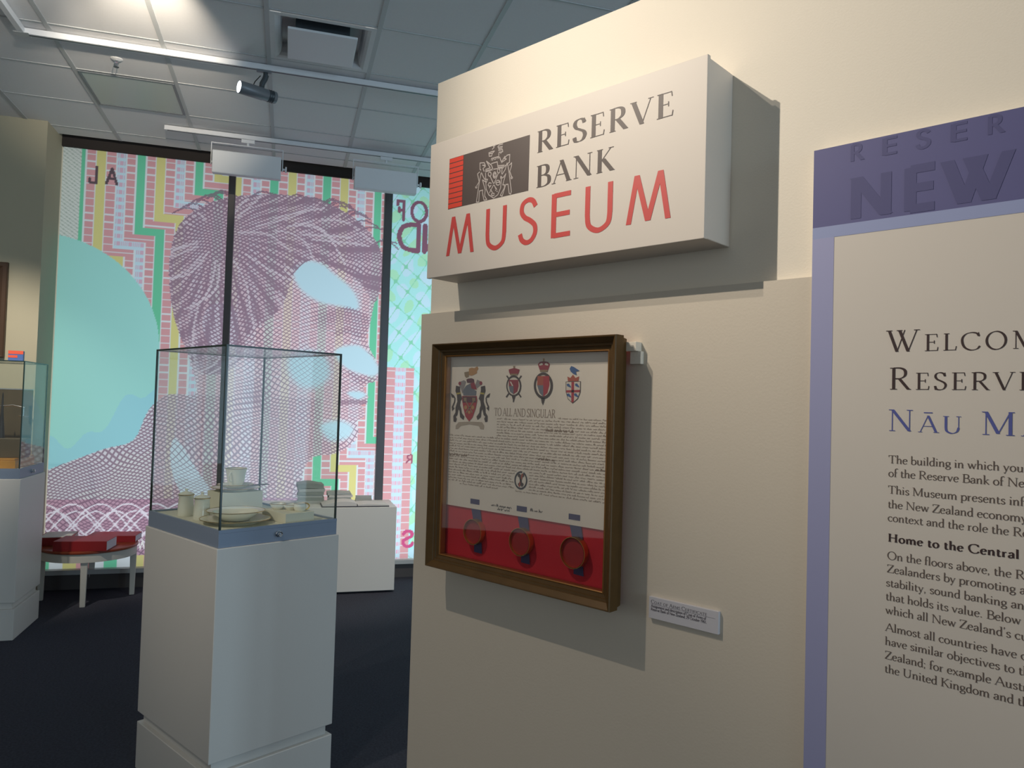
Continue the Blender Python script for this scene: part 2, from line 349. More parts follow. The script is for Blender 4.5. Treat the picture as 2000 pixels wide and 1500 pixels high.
def put_text(mb, text, x0, z0, cap, y, x1=None, smallcaps=False, track=0.0, mi=0, sx=1.0, **st):
    """Write text on the plane y, baseline z0, from x0; x1 stretches it to end there."""
    items = []; X = 0.0
    for ch in text:
        k = 1.0; mac = False
        if ch == '\u0101': ch = 'a'; mac = True
        if smallcaps and ch.islower(): ch = ch.upper(); k = .76
        adv, polys = glyph_polys(ch, **st)
        items.append((X, k, polys))
        if mac: items.append((X, k, [(0, [(.22, 1.14), (.58, 1.14), (.58, 1.20), (.22, 1.20)])]))
        X += (adv + track) * k
    w = X - track
    if x1 is not None: sx = (x1 - x0) / (w * cap)
    for X, k, polys in items:
        for e, p in polys: mb.flat([(x0 + (X + q[0] * k) * cap * sx, z0 + q[1] * k * cap) for q in p], y - e * 3e-5, mi)
    return x0 + w * cap * sx
def put_glyph(mb, ch, x0, x1, z0, z1, y, mi=0, **st):
    adv, polys = glyph_polys(ch, **st)
    xs = [q[0] for e, p in polys for q in p]; a, b = min(xs), max(xs)
    for e, p in polys: mb.flat([(x0 + (q[0] - a) / (b - a) * (x1 - x0), z0 + q[1] * (z1 - z0)) for q in p], y - e * 3e-5, mi)
def line2d(mb, P, w, y, mi=0):
    for i in range(len(P) - 1):
        (x0, z0), (x1, z1) = P[i], P[i + 1]; L = math.hypot(x1 - x0, z1 - z0)
        if L < 1e-6: continue
        nx, nz = -(z1 - z0) / L * w / 2, (x1 - x0) / L * w / 2; ex, ez = (x1 - x0) / L * w * .3, (z1 - z0) / L * w * .3
        mb.flat([(x0 + nx - ex, z0 + nz - ez), (x0 - nx - ex, z0 - nz - ez), (x1 - nx + ex, z1 - nz + ez), (x1 + nx + ex, z1 + nz + ez)], y - (i % 3) * 2e-5, mi)

# outlines of the printed emblems, in metres on the partition (x, z)
CREST= [[(-1.3163,2.1814),(-1.3139,2.1524),(-1.3118,2.1374),(-1.3029,2.122),(-1.2854,2.1106),(-1.2709,2.1164),(-1.2621,2.1316),(-1.26,2.1554),(-1.259,2.1801),(-1.2863,2.1825),(-1.3163,2.1814)],[(-1.2961,2.1721),(-1.2967,2.1697),(-1.2985,2.1681),(-1.301,2.1679),(-1.3037,2.1691),(-1.3056,2.1714),(-1.3065,2.1741),(-1.3059,2.1766),(-1.304,2.1782),(-1.3015,2.1784),(-1.2989,2.1772),(-1.2969,2.1749),(-1.2961,2.1721)],[(-1.2995,2.1674),(-1.2869,2.1467),(-1.2733,2.1245)],[(-1.2656,2.1738),(-1.2661,2.1714),(-1.2677,2.1698),(-1.27,2.1695),(-1.2723,2.1707),(-1.2741,2.1729),(-1.2749,2.1757),(-1.2743,2.1781),(-1.2727,2.1797),(-1.2704,2.18),(-1.2681,2.1788),(-1.2663,2.1766),(-1.2656,2.1738)],[(-1.2721,2.169),(-1.2848,2.1463),(-1.2999,2.1261)],[(-1.2785,2.1665),(-1.279,2.1628),(-1.2809,2.1603),(-1.2837,2.1598),(-1.2865,2.1614),(-1.2886,2.1646),(-1.2896,2.1686),(-1.289,2.1723),(-1.2871,2.1747),(-1.2843,2.1752),(-1.2815,2.1737),(-1.2794,2.1704),(-1.2785,2.1665)],[(-1.2814,2.167),(-1.2818,2.1646),(-1.283,2.1633),(-1.2846,2.1636),(-1.286,2.1654),(-1.2866,2.168),(-1.2862,2.1705),(-1.285,2.1718),(-1.2834,2.1715),(-1.282,2.1697),(-1.2814,2.167)],[(-1.2646,2.1449),(-1.2654,2.142),(-1.2679,2.1402),(-1.2715,2.1401),(-1.2751,2.1415),(-1.2778,2.1443),(-1.2789,2.1475),(-1.2781,2.1504),(-1.2756,2.1522),(-1.272,2.1523),(-1.2684,2.1508),(-1.2657,2.1481),(-1.2646,2.1449)],[(-1.2774,2.1472),(-1.2659,2.1466)],[(-1.2945,2.1489),(-1.3021,2.1518),(-1.3062,2.1472),(-1.3017,2.1425),(-1.2953,2.1436),(-1.3015,2.1386)],[(-1.2828,2.1193),(-1.2837,2.1176),(-1.2862,2.117),(-1.2894,2.1175),(-1.292,2.1191),(-1.2931,2.1211),(-1.2922,2.1227),(-1.2896,2.1234),(-1.2865,2.1228),(-1.2839,2.1212),(-1.2828,2.1193)],[(-1.297,2.134),(-1.2903,2.1259)],[(-1.278,2.1344),(-1.2746,2.1285),(-1.2798,2.1286)],[(-1.3329,2.1894),(-1.3363,2.1916),(-1.3371,2.2081),(-1.3217,2.2057),(-1.3181,2.1988),(-1.328,2.2008),(-1.3169,2.1963),(-1.3254,2.1918),(-1.3218,2.1841)],[(-1.3316,2.1844),(-1.3372,2.1606),(-1.346,2.1108),(-1.3371,2.1093),(-1.3362,2.1371),(-1.3241,2.1373),(-1.3249,2.1305),(-1.3186,2.1108),(-1.3089,2.1107),(-1.3169,2.1213),(-1.3154,2.1365),(-1.3263,2.1632),(-1.3119,2.1544),(-1.3078,2.1613),(-1.3187,2.1634),(-1.3269,2.1758),(-1.3316,2.1844)],[(-1.3372,2.1855),(-1.3447,2.1823),(-1.3383,2.1608),(-1.3478,2.1501)],[(-1.345,2.1483),(-1.3457,2.1469),(-1.3476,2.1466),(-1.3495,2.1476),(-1.3504,2.1493),(-1.3497,2.1507),(-1.3478,2.151),(-1.3459,2.15),(-1.345,2.1483)],[(-1.2568,2.1789),(-1.2488,2.1834),(-1.2347,2.1895),(-1.2344,2.2082),(-1.2436,2.2082),(-1.2526,2.2023),(-1.2453,2.1992),(-1.2555,2.1961),(-1.2616,2.1935)],[(-1.2428,2.1889),(-1.2484,2.1742),(-1.2633,2.159),(-1.262,2.1542),(-1.2528,2.1563),(-1.2459,2.1632),(-1.2551,2.1378),(-1.2489,2.1367),(-1.2496,2.1293),(-1.2624,2.1135),(-1.2561,2.1101),(-1.2448,2.1367),(-1.2376,2.1361),(-1.2326,2.1128),(-1.2274,2.1104),(-1.2256,2.116),(-1.2346,2.1625),(-1.2394,2.1815),(-1.2428,2.1889)],[(-1.2344,2.182),(-1.2274,2.1866),(-1.2271,2.179),(-1.2327,2.1667),(-1.226,2.1512)],[(-1.2231,2.1491),(-1.2237,2.1477),(-1.2255,2.1473),(-1.2272,2.1483),(-1.228,2.15),(-1.2273,2.1515),(-1.2256,2.1518),(-1.2239,2.1509),(-1.2231,2.1491)],[(-1.3165,2.1877),(-1.3004,2.1883),(-1.3142,2.2081),(-1.2964,2.1945),(-1.2894,2.1808)],[(-1.3175,2.184),(-1.2949,2.1842)],[(-1.2966,2.1983),(-1.2765,2.1988),(-1.2726,2.1821)],[(-1.2685,2.2086),(-1.2617,2.195),(-1.2508,2.2072)],[(-1.2718,2.188),(-1.2519,2.1855)],[(-1.2706,2.1839),(-1.2528,2.1824)],[(-1.298,2.2071),(-1.2726,2.2064),(-1.2711,2.211),(-1.2965,2.211),(-1.298,2.2071)],[(-1.2907,2.2109),(-1.2884,2.2066)],[(-1.2822,2.2107),(-1.2799,2.2064)],[(-1.2759,2.2101),(-1.2747,2.2061)],[(-1.3049,2.2185),(-1.3064,2.2273),(-1.2968,2.2283),(-1.2872,2.2278),(-1.2944,2.2232),(-1.2963,2.2175),(-1.3049,2.2185)],[(-1.3041,2.2245),(-1.2955,2.2242)],[(-1.2949,2.2341),(-1.2886,2.2373),(-1.2909,2.2401),(-1.2825,2.2421)],[(-1.2593,2.2393),(-1.2708,2.2395),(-1.2759,2.2361),(-1.2737,2.2341),(-1.2601,2.2334)],[(-1.2737,2.2341),(-1.2725,2.23),(-1.2606,2.2297)],[(-1.2734,2.2264),(-1.2598,2.2257),(-1.2585,2.2201),(-1.2711,2.2213),(-1.2718,2.2139)],[(-1.2657,2.2171),(-1.2617,2.2208)]]
ART= [(1,'gold',[(-1.4184,1.6955),(-1.4082,1.6982),(-1.3979,1.6966),(-1.3869,1.7014),(-1.3826,1.695),(-1.3883,1.688),(-1.3871,1.6837),(-1.3971,1.6796),(-1.4073,1.6768),(-1.4176,1.6783)]),(1,'tan',[(-1.4357,1.6863),(-1.4181,1.6883),(-1.4175,1.674),(-1.4277,1.6712),(-1.4331,1.6755)]),(1,'gray',[(-1.4565,1.6553),(-1.4504,1.6611),(-1.4358,1.6654),(-1.4273,1.6611),(-1.4348,1.6439),(-1.4405,1.6294),(-1.4475,1.6438)]),(1,'gray',[(-1.3864,1.6667),(-1.3741,1.6625),(-1.3678,1.6554),(-1.3854,1.6441),(-1.3938,1.6497)]),(2,'maroon',[(-1.4265,1.6669),(-1.4204,1.6694),(-1.407,1.6704),(-1.3976,1.6675),(-1.3962,1.6582),(-1.423,1.6582)]),(2,'steel',[(-1.4268,1.6511),(-1.4105,1.6568),(-1.4058,1.644),(-1.3871,1.637),(-1.3886,1.6257),(-1.4361,1.6251),(-1.4387,1.6366)]),(3,'crimson',[(-1.4105,1.6568),(-1.3962,1.6597),(-1.3853,1.6413),(-1.3954,1.6412),(-1.4058,1.644)]),(2,'crimson',[(-1.4458,1.6568),(-1.4467,1.6539),(-1.4493,1.6521),(-1.4527,1.6521),(-1.4556,1.6539),(-1.4568,1.6568),(-1.4559,1.6597),(-1.4532,1.6615),(-1.4498,1.6615),(-1.4469,1.6597),(-1.4458,1.6568)]),(2,'crimson',[(-1.3667,1.6575),(-1.3675,1.6546),(-1.37,1.6527),(-1.3733,1.6527),(-1.376,1.6546),(-1.3771,1.6575),(-1.3762,1.6605),(-1.3737,1.6624),(-1.3705,1.6624),(-1.3678,1.6605),(-1.3667,1.6575)]),(3,'red',[(-1.4406,1.6236),(-1.3855,1.6243),(-1.383,1.613),(-1.3881,1.5918),(-1.3983,1.5688),(-1.4112,1.5577),(-1.4252,1.5694),(-1.4346,1.5921),(-1.4401,1.6121)]),(4,'maroon',[(-1.4381,1.6225),(-1.3875,1.6231),(-1.3862,1.6073),(-1.4373,1.6064)]),(5,'tan',[(-1.4337,1.6187),(-1.4233,1.6196),(-1.4219,1.611),(-1.4322,1.6094)]),(5,'tan',[(-1.4016,1.6191),(-1.3904,1.6193),(-1.39,1.6115),(-1.4002,1.6099)]),(5,'tan',[(-1.427,1.6095),(-1.4239,1.611),(-1.3978,1.5809),(-1.4008,1.5794)]),(5,'tan',[(-1.394,1.61),(-1.3972,1.6114),(-1.4246,1.5802),(-1.4214,1.5788)]),(5,'gold',[(-1.419,1.5939),(-1.42,1.5905),(-1.4231,1.5884),(-1.4269,1.5883),(-1.4301,1.5903),(-1.4315,1.5936),(-1.4305,1.597),(-1.4274,1.5991),(-1.4236,1.5992),(-1.4203,1.5972),(-1.419,1.5939)]),(5,'gold',[(-1.3923,1.5945),(-1.3933,1.5911),(-1.3963,1.589),(-1.4001,1.5889),(-1.4033,1.5909),(-1.4046,1.5942),(-1.4036,1.5976),(-1.4006,1.5997),(-1.3968,1.5998),(-1.3936,1.5978),(-1.3923,1.5945)]),(5,'gold',[(-1.4058,1.5814),(-1.4068,1.5789),(-1.4094,1.5772),(-1.4127,1.5771),(-1.4154,1.5786),(-1.4166,1.5811),(-1.4157,1.5836),(-1.413,1.5853),(-1.4097,1.5853),(-1.407,1.5839),(-1.4058,1.5814)]),(2,'brown',[(-1.4659,1.651),(-1.4498,1.6481),(-1.4493,1.638),(-1.4468,1.6293),(-1.4399,1.6165),(-1.4459,1.6106),(-1.4475,1.599),(-1.4429,1.5905),(-1.4403,1.579),(-1.4293,1.5693),(-1.4331,1.5606),(-1.4461,1.5673),(-1.4489,1.5831),(-1.4534,1.5888),(-1.4569,1.5728),(-1.4631,1.5682),(-1.4586,1.5626),(-1.4624,1.5538),(-1.4711,1.5549),(-1.4728,1.5694),(-1.4647,1.5798),(-1.4653,1.5928),(-1.4586,1.6089),(-1.4616,1.6263),(-1.4674,1.6364)]),(2,'brown',[(-1.3566,1.6512),(-1.3715,1.6484),(-1.371,1.6385),(-1.3727,1.6301),(-1.3781,1.6173),(-1.3719,1.6118),(-1.3694,1.6006),(-1.373,1.5921),(-1.3745,1.5808),(-1.3842,1.5707),(-1.3798,1.5624),(-1.368,1.5698),(-1.3667,1.5852),(-1.363,1.5909),(-1.3583,1.5757),(-1.3522,1.5717),(-1.3559,1.566),(-1.3516,1.5578),(-1.3438,1.5594),(-1.3434,1.5733),(-1.3517,1.5828),(-1.3522,1.5954),(-1.3598,1.6106),(-1.3586,1.6274),(-1.354,1.6373)]),(3,'yellow',[(-1.4629,1.6314),(-1.447,1.633),(-1.4458,1.6294),(-1.4616,1.627)]),(3,'yellow',[(-1.3578,1.6323),(-1.3728,1.6336),(-1.3737,1.6301),(-1.3586,1.6281)]),(2,'brown',[(-1.4685,1.5913),(-1.4778,1.5824),(-1.4798,1.594),(-1.4714,1.6087),(-1.4708,1.6182),(-1.4806,1.6195),(-1.4859,1.6312),(-1.4722,1.6247),(-1.4665,1.6175),(-1.4671,1.6073),(-1.474,1.5934)]),(2,'brown',[(-1.3492,1.5941),(-1.34,1.5859),(-1.3391,1.5971),(-1.348,1.6108),(-1.3493,1.6199),(-1.3405,1.6214),(-1.3367,1.6325),(-1.3486,1.6261),(-1.3532,1.6191),(-1.3518,1.6093),(-1.3444,1.5963)]),(1,'parch2',[(-1.462,1.5451),(-1.4518,1.5542),(-1.4101,1.5571),(-1.3635,1.5573),(-1.3552,1.5493),(-1.3567,1.5387),(-1.3687,1.5389),(-1.375,1.5471),(-1.4098,1.55),(-1.4429,1.5444),(-1.4531,1.5361),(-1.4627,1.5357)]),(1,'brown',[(-1.2829,1.6753),(-1.2786,1.677),(-1.2286,1.6242),(-1.2321,1.6219)]),(1,'brown',[(-1.2293,1.6749),(-1.2334,1.6767),(-1.2826,1.6235),(-1.2782,1.6212)]),(2,'crimson',[(-1.2745,1.6916),(-1.2561,1.6954),(-1.2376,1.6911),(-1.2392,1.6851),(-1.2443,1.6771),(-1.2683,1.6772),(-1.2733,1.6854)]),(2,'tan',[(-1.26,1.7002),(-1.2526,1.6998),(-1.2539,1.6947),(-1.2583,1.6947)]),(3,'tan',[(-1.2685,1.681),(-1.2436,1.6808),(-1.2443,1.6768),(-1.2683,1.677)]),(2,'brown',[(-1.2304,1.6509),(-1.231,1.6441),(-1.2332,1.6378),(-1.237,1.6324),(-1.242,1.6282),(-1.248,1.6255),(-1.2545,1.6245),(-1.2612,1.6253),(-1.2674,1.6279),(-1.2729,1.632),(-1.2773,1.6375),(-1.2801,1.6439),(-1.2813,1.6507),(-1.2807,1.6576),(-1.2784,1.664),(-1.2745,1.6695),(-1.2693,1.6737),(-1.2632,1.6763),(-1.2567,1.6771),(-1.25,1.6762),(-1.2438,1.6735),(-1.2385,1.6693),(-1.2343,1.6639),(-1.2315,1.6576),(-1.2304,1.6509)]),(3,'parch',[(-1.2351,1.6502),(-1.2355,1.6446),(-1.2374,1.6395),(-1.2404,1.635),(-1.2445,1.6315),(-1.2494,1.6293),(-1.2547,1.6286),(-1.2601,1.6292),(-1.2652,1.6313),(-1.2696,1.6347),(-1.2731,1.6392),(-1.2754,1.6444),(-1.2764,1.6501),(-1.2759,1.6557),(-1.274,1.6609),(-1.2709,1.6654),(-1.2667,1.6689),(-1.2618,1.671),(-1.2564,1.6717),(-1.2511,1.671),(-1.246,1.6688),(-1.2416,1.6654),(-1.2382,1.6609),(-1.236,1.6557),(-1.2351,1.6502)]),(4,'crimson',[(-1.2725,1.6657),(-1.2402,1.6656),(-1.2387,1.6502),(-1.2427,1.6367),(-1.2553,1.6299),(-1.2561,1.6501),(-1.2719,1.6501)]),(4,'steel',[(-1.2719,1.6501),(-1.2561,1.6501),(-1.2553,1.6299),(-1.2676,1.6365)]),(5,'parch',[(-1.2686,1.6609),(-1.2649,1.6616),(-1.2565,1.6508),(-1.2607,1.6501)]),(2,'brown',[(-1.261,1.6251),(-1.2487,1.6253),(-1.252,1.6165),(-1.2536,1.6104),(-1.2573,1.611),(-1.2575,1.6164)]),(2,'crimson',[(-1.1789,1.7028),(-1.1729,1.7086),(-1.1607,1.7102),(-1.1469,1.7081),(-1.1404,1.7022),(-1.1476,1.685),(-1.1702,1.6852)]),(2,'gold',[(-1.1628,1.7167),(-1.1579,1.7166),(-1.1582,1.7083),(-1.1619,1.7083)]),(3,'tan',[(-1.1716,1.6894),(-1.1471,1.6891),(-1.1476,1.6843),(-1.1708,1.6845)]),(3,'parch',[(-1.1743,1.7027),(-1.1667,1.7061),(-1.162,1.7037),(-1.1634,1.7009),(-1.1726,1.6997)]),(3,'parch',[(-1.1452,1.7022),(-1.1529,1.7059),(-1.1568,1.7036),(-1.1558,1.7008),(-1.1466,1.6993)]),(2,'brown',[(-1.1298,1.6515),(-1.1303,1.6445),(-1.1323,1.6379),(-1.1355,1.6319),(-1.14,1.6269),(-1.1455,1.623),(-1.1517,1.6206),(-1.1583,1.6197),(-1.165,1.6204),(-1.1714,1.6227),(-1.1773,1.6264),(-1.1823,1.6314),(-1.1862,1.6375),(-1.1887,1.6442),(-1.1897,1.6514),(-1.1892,1.6585),(-1.1872,1.6653),(-1.1838,1.6714),(-1.1792,1.6764),(-1.1736,1.6802),(-1.1673,1.6825),(-1.1606,1.6832),(-1.1539,1.6824),(-1.1476,1.68),(-1.1418,1.6762),(-1.137,1.6711),(-1.1332,1.6652),(-1.1308,1.6585),(-1.1298,1.6515)]),(3,'parch',[(-1.137,1.6515),(-1.1374,1.646),(-1.1388,1.6407),(-1.1413,1.636),(-1.1447,1.632),(-1.1488,1.629),(-1.1535,1.6271),(-1.1585,1.6264),(-1.1636,1.627),(-1.1684,1.6288),(-1.1729,1.6318),(-1.1766,1.6357),(-1.1795,1.6405),(-1.1814,1.6458),(-1.1822,1.6514),(-1.1819,1.657),(-1.1804,1.6624),(-1.1778,1.6671),(-1.1743,1.6711),(-1.1701,1.6741),(-1.1654,1.6759),(-1.1604,1.6765),(-1.1553,1.6758),(-1.1505,1.674),(-1.1461,1.671),(-1.1425,1.667),(-1.1396,1.6623),(-1.1378,1.657),(-1.137,1.6515)]),(4,'orange',[(-1.1785,1.6748),(-1.16,1.6746),(-1.1592,1.6526),(-1.1786,1.6526)]),(4,'red',[(-1.16,1.6746),(-1.1412,1.6745),(-1.1398,1.6527),(-1.1457,1.6342),(-1.1581,1.6248)]),(4,'steel',[(-1.1786,1.6526),(-1.1592,1.6526),(-1.1581,1.6248),(-1.1701,1.634)]),(2,'brown',[(-1.166,1.6224),(-1.1529,1.6226),(-1.1561,1.611),(-1.1592,1.6051),(-1.1631,1.6109)]),(2,'brown',[(-1.0911,1.6611),(-1.0473,1.6622),(-1.047,1.6373),(-1.0543,1.6213),(-1.0695,1.6108),(-1.0839,1.6208),(-1.0902,1.637)]),(3,'parch',[(-1.0893,1.66),(-1.0489,1.6608),(-1.0487,1.6378),(-1.0558,1.6221),(-1.0696,1.6125),(-1.0825,1.6217),(-1.0885,1.6374)]),(4,'red',[(-1.0738,1.6602),(-1.0661,1.6604),(-1.0654,1.6153),(-1.0696,1.6125),(-1.0728,1.6147)]),(4,'red',[(-1.0886,1.641),(-1.0486,1.6422),(-1.0487,1.6369),(-1.0882,1.6356)]),(4,'blue',[(-1.0877,1.6557),(-1.0814,1.6566),(-1.0755,1.6503),(-1.0742,1.6467),(-1.08,1.6485),(-1.0864,1.6507)]),(4,'blue',[(-1.0637,1.6562),(-1.0575,1.6571),(-1.0517,1.6508),(-1.0504,1.6473),(-1.0561,1.649),(-1.0624,1.6513)]),(4,'blue',[(-1.0863,1.6327),(-1.08,1.6337),(-1.0741,1.6275),(-1.0728,1.6239),(-1.0786,1.6256),(-1.085,1.6278)]),(4,'blue',[(-1.0655,1.6334),(-1.0593,1.6343),(-1.0534,1.6282),(-1.0522,1.6246),(-1.0579,1.6263),(-1.0642,1.6285)]),(2,'orange',[(-1.0848,1.6618),(-1.0866,1.673),(-1.0778,1.6696),(-1.0704,1.6774),(-1.0627,1.6696),(-1.0524,1.6733),(-1.0543,1.6622)]),(3,'blue',[(-1.0806,1.6906),(-1.0759,1.6972),(-1.0681,1.6949),(-1.0515,1.6862),(-1.0621,1.6841),(-1.0596,1.676),(-1.0696,1.6792),(-1.0769,1.6842)]),(4,'brown',[(-1.2301,1.4342),(-1.2261,1.4369),(-1.2163,1.4072),(-1.221,1.4055)]),(4,'orange',[(-1.2158,1.4366),(-1.2197,1.4379),(-1.23,1.4059),(-1.2257,1.4044)]),(3,'brown',[(-1.2233,1.4324),(-1.2242,1.4298),(-1.2267,1.4281),(-1.2299,1.4278),(-1.2325,1.4291),(-1.2336,1.4315),(-1.2327,1.4341),(-1.2302,1.4359),(-1.227,1.4361),(-1.2244,1.4348),(-1.2233,1.4324)]),(3,'brown',[(-1.2125,1.4338),(-1.2134,1.4312),(-1.2159,1.4295),(-1.219,1.4292),(-1.2216,1.4305),(-1.2227,1.4329),(-1.2218,1.4355),(-1.2193,1.4373),(-1.2162,1.4375),(-1.2136,1.4362),(-1.2125,1.4338)]),(3,'brown',[(-1.2231,1.4112),(-1.2239,1.4089),(-1.2261,1.4074),(-1.2288,1.4071),(-1.2311,1.4083),(-1.2321,1.4104),(-1.2313,1.4127),(-1.2291,1.4143),(-1.2264,1.4145),(-1.2241,1.4133),(-1.2231,1.4112)]),(3,'brown',[(-1.2136,1.4121),(-1.2143,1.4098),(-1.2165,1.4083),(-1.2193,1.408),(-1.2215,1.4092),(-1.2225,1.4113),(-1.2217,1.4136),(-1.2195,1.4151),(-1.2168,1.4154),(-1.2145,1.4142),(-1.2136,1.4121)])]
WREATH= [(-1.2143,1.4389),(-1.211,1.4367),(-1.2082,1.4337),(-1.206,1.4302),(-1.2047,1.4263),(-1.2041,1.4221),(-1.2045,1.4178),(-1.2056,1.4137),(-1.2075,1.4099),(-1.2101,1.4065),(-1.2134,1.4038),(-1.217,1.4018),(-1.221,1.4007),(-1.225,1.4004),(-1.229,1.401),(-1.2327,1.4026),(-1.236,1.4049),(-1.2388,1.408),(-1.2408,1.4116),(-1.2421,1.4157),(-1.2425,1.4199),(-1.242,1.4242),(-1.2407,1.4284),(-1.2386,1.4322),(-1.2358,1.4354),(-1.2325,1.438),(-1.2287,1.4398),(-1.2247,1.4408),(-1.2206,1.4408)]

# ------------------------------------------------------------------ the setting
CZ = 3.70
mb = MB().box(-7, 6, -5, 7.2, -0.12, 0.0); struct(mb, 'floor', 'carpet', 'dark blue-black carpet over the whole gallery floor', 'floor', room=True)
mb = MB().box(-7, -.168, -5, 6.80, CZ, CZ + 0.08).box(.412, 6, -5, 6.80, CZ, CZ + 0.08).box(-.168, .412, -5, 4.19, CZ, CZ + 0.08).box(-.168, .412, 4.77, 6.80, CZ, CZ + 0.08); struct(mb, 'ceiling', 'ceiling', 'suspended ceiling of pale grey square tiles', 'ceiling', room=True)
mb = MB()
for i in range(-11, 10):
    s = -0.18 + 0.605 * i; mb.box(s - .013, s + .013, -5, 6.79, CZ - .005, CZ)
for i in range(-16, 4):
    n = 4.78 + 0.605 * i; mb.box(-7, 6, n - .006, n + .006, CZ - .0035, CZ)
struct(mb, 'trim_1', 'grid', 'thin metal rails between the ceiling tiles', 'ceiling grid', room=True)
mb = MB().box(-7, -1.845, 6.52, 7.2, 0, 4.0); struct(mb, 'wall_left', 'back_wall', 'warm white wall beside the window with a picture on it', 'wall', room=True)
mb = MB().box(-1.845, 6, 6.90, 7.2, 3.635, 4.0).box(-1.845, 6, 6.80, 7.2, 3.96, 4.0)  # second box: unseen slab added over the void to stop light leaking in
struct(mb, 'wall_back', 'dark_header', 'black-brown strip of wall above the printed window', 'wall', room=True)
mb = MB().box(-1.845, 6, 6.90, 7.2, 0, .125)
struct(mb, 'baseboard_back', 'dark_wall', 'dark low wall under the window sill', 'baseboard', room=True)
mb = MB().box(-1.845, 6, 6.862, 7.2, .125, .165); struct(mb, 'trim_2', 'sill', 'pale sill along the foot of the window', 'sill', room=True, bevel=.004)
# window: mullions and end stop
mb = MB().box(2.2, 2.28, 6.83, 6.96, .165, 3.635)
win = struct(mb, 'window_1', 'mullion', 'tall window with dark metal mullions behind the cases', 'window', room=True)
for s, w in ((-.518, .056), (.832, .072)):
    MB().box(s - w / 2, s + w / 2, 6.835, 6.905, .165, 3.70).build('mullion', 'mullion', win, bevel=.004)
mb = MB().box(2.28, 6, 6.90, 7.2, .165, 3.635); struct(mb, 'trim_3', 'back_wall', 'wall pier right of the window behind the partition', 'pier', room=True)
# the partition with the museum sign: upper wall and the thicker cladding on its lower part
mb = MB().box(-1.637, 3.2, 1.40, 1.53, 0, 2.531); struct(mb, 'wall_right', 'wall', 'cream partition wall carrying the museum sign', 'wall')
mb = MB().box(-1.653, 3.2, 1.38, 1.40, 0, 1.8565); struct(mb, 'trim_4', 'cladding', 'cream cladding board on the lower part of the partition', 'cladding')

# ------------------------------------------------------------------ printed window mural (a plain stand-in artwork, lit by the daylight behind it)
def smooth_poly(P, k=5):
    P = P + [P[0]]; n = len(P) - 1; out = []
    for i in range(n):
        p0, p1, p2, p3 = P[(i - 1) % n], P[i], P[(i + 1) % n], P[(i + 2) % n]
        for j in range(k):
            t = j / k; out.append(tuple(0.5 * (2 * p1[a] + (p2[a] - p0[a]) * t + (2 * p0[a] - 5 * p1[a] + 4 * p2[a] - p3[a]) * t * t + (3 * p1[a] - p0[a] - 3 * p2[a] + p3[a]) * t ** 3) for a in (0, 1)))
    return out
def inside(P, S, Z):
    r = np.zeros(S.shape, bool); n = len(P)
    for i in range(n):
        x0, z0 = P[i]; x1, z1 = P[(i + 1) % n]
        if z0 == z1: continue
        c = ((z0 > Z) != (z1 > Z)) & (S < (x1 - x0) * (Z - z0) / (z1 - z0) + x0); r ^= c
    return r
def seg_dist(P, S, Z):
    d = np.full(S.shape, 9.0)
    for (x0, z0), (x1, z1) in zip(P[:-1], P[1:]):
        L2 = (x1 - x0) ** 2 + (z1 - z0) ** 2 + 1e-12
        t = np.clip(((S - x0) * (x1 - x0) + (Z - z0) * (z1 - z0)) / L2, 0, 1)
        d = np.minimum(d, np.hypot(S - x0 - t * (x1 - x0), Z - z0 - t * (z1 - z0)))
    return d
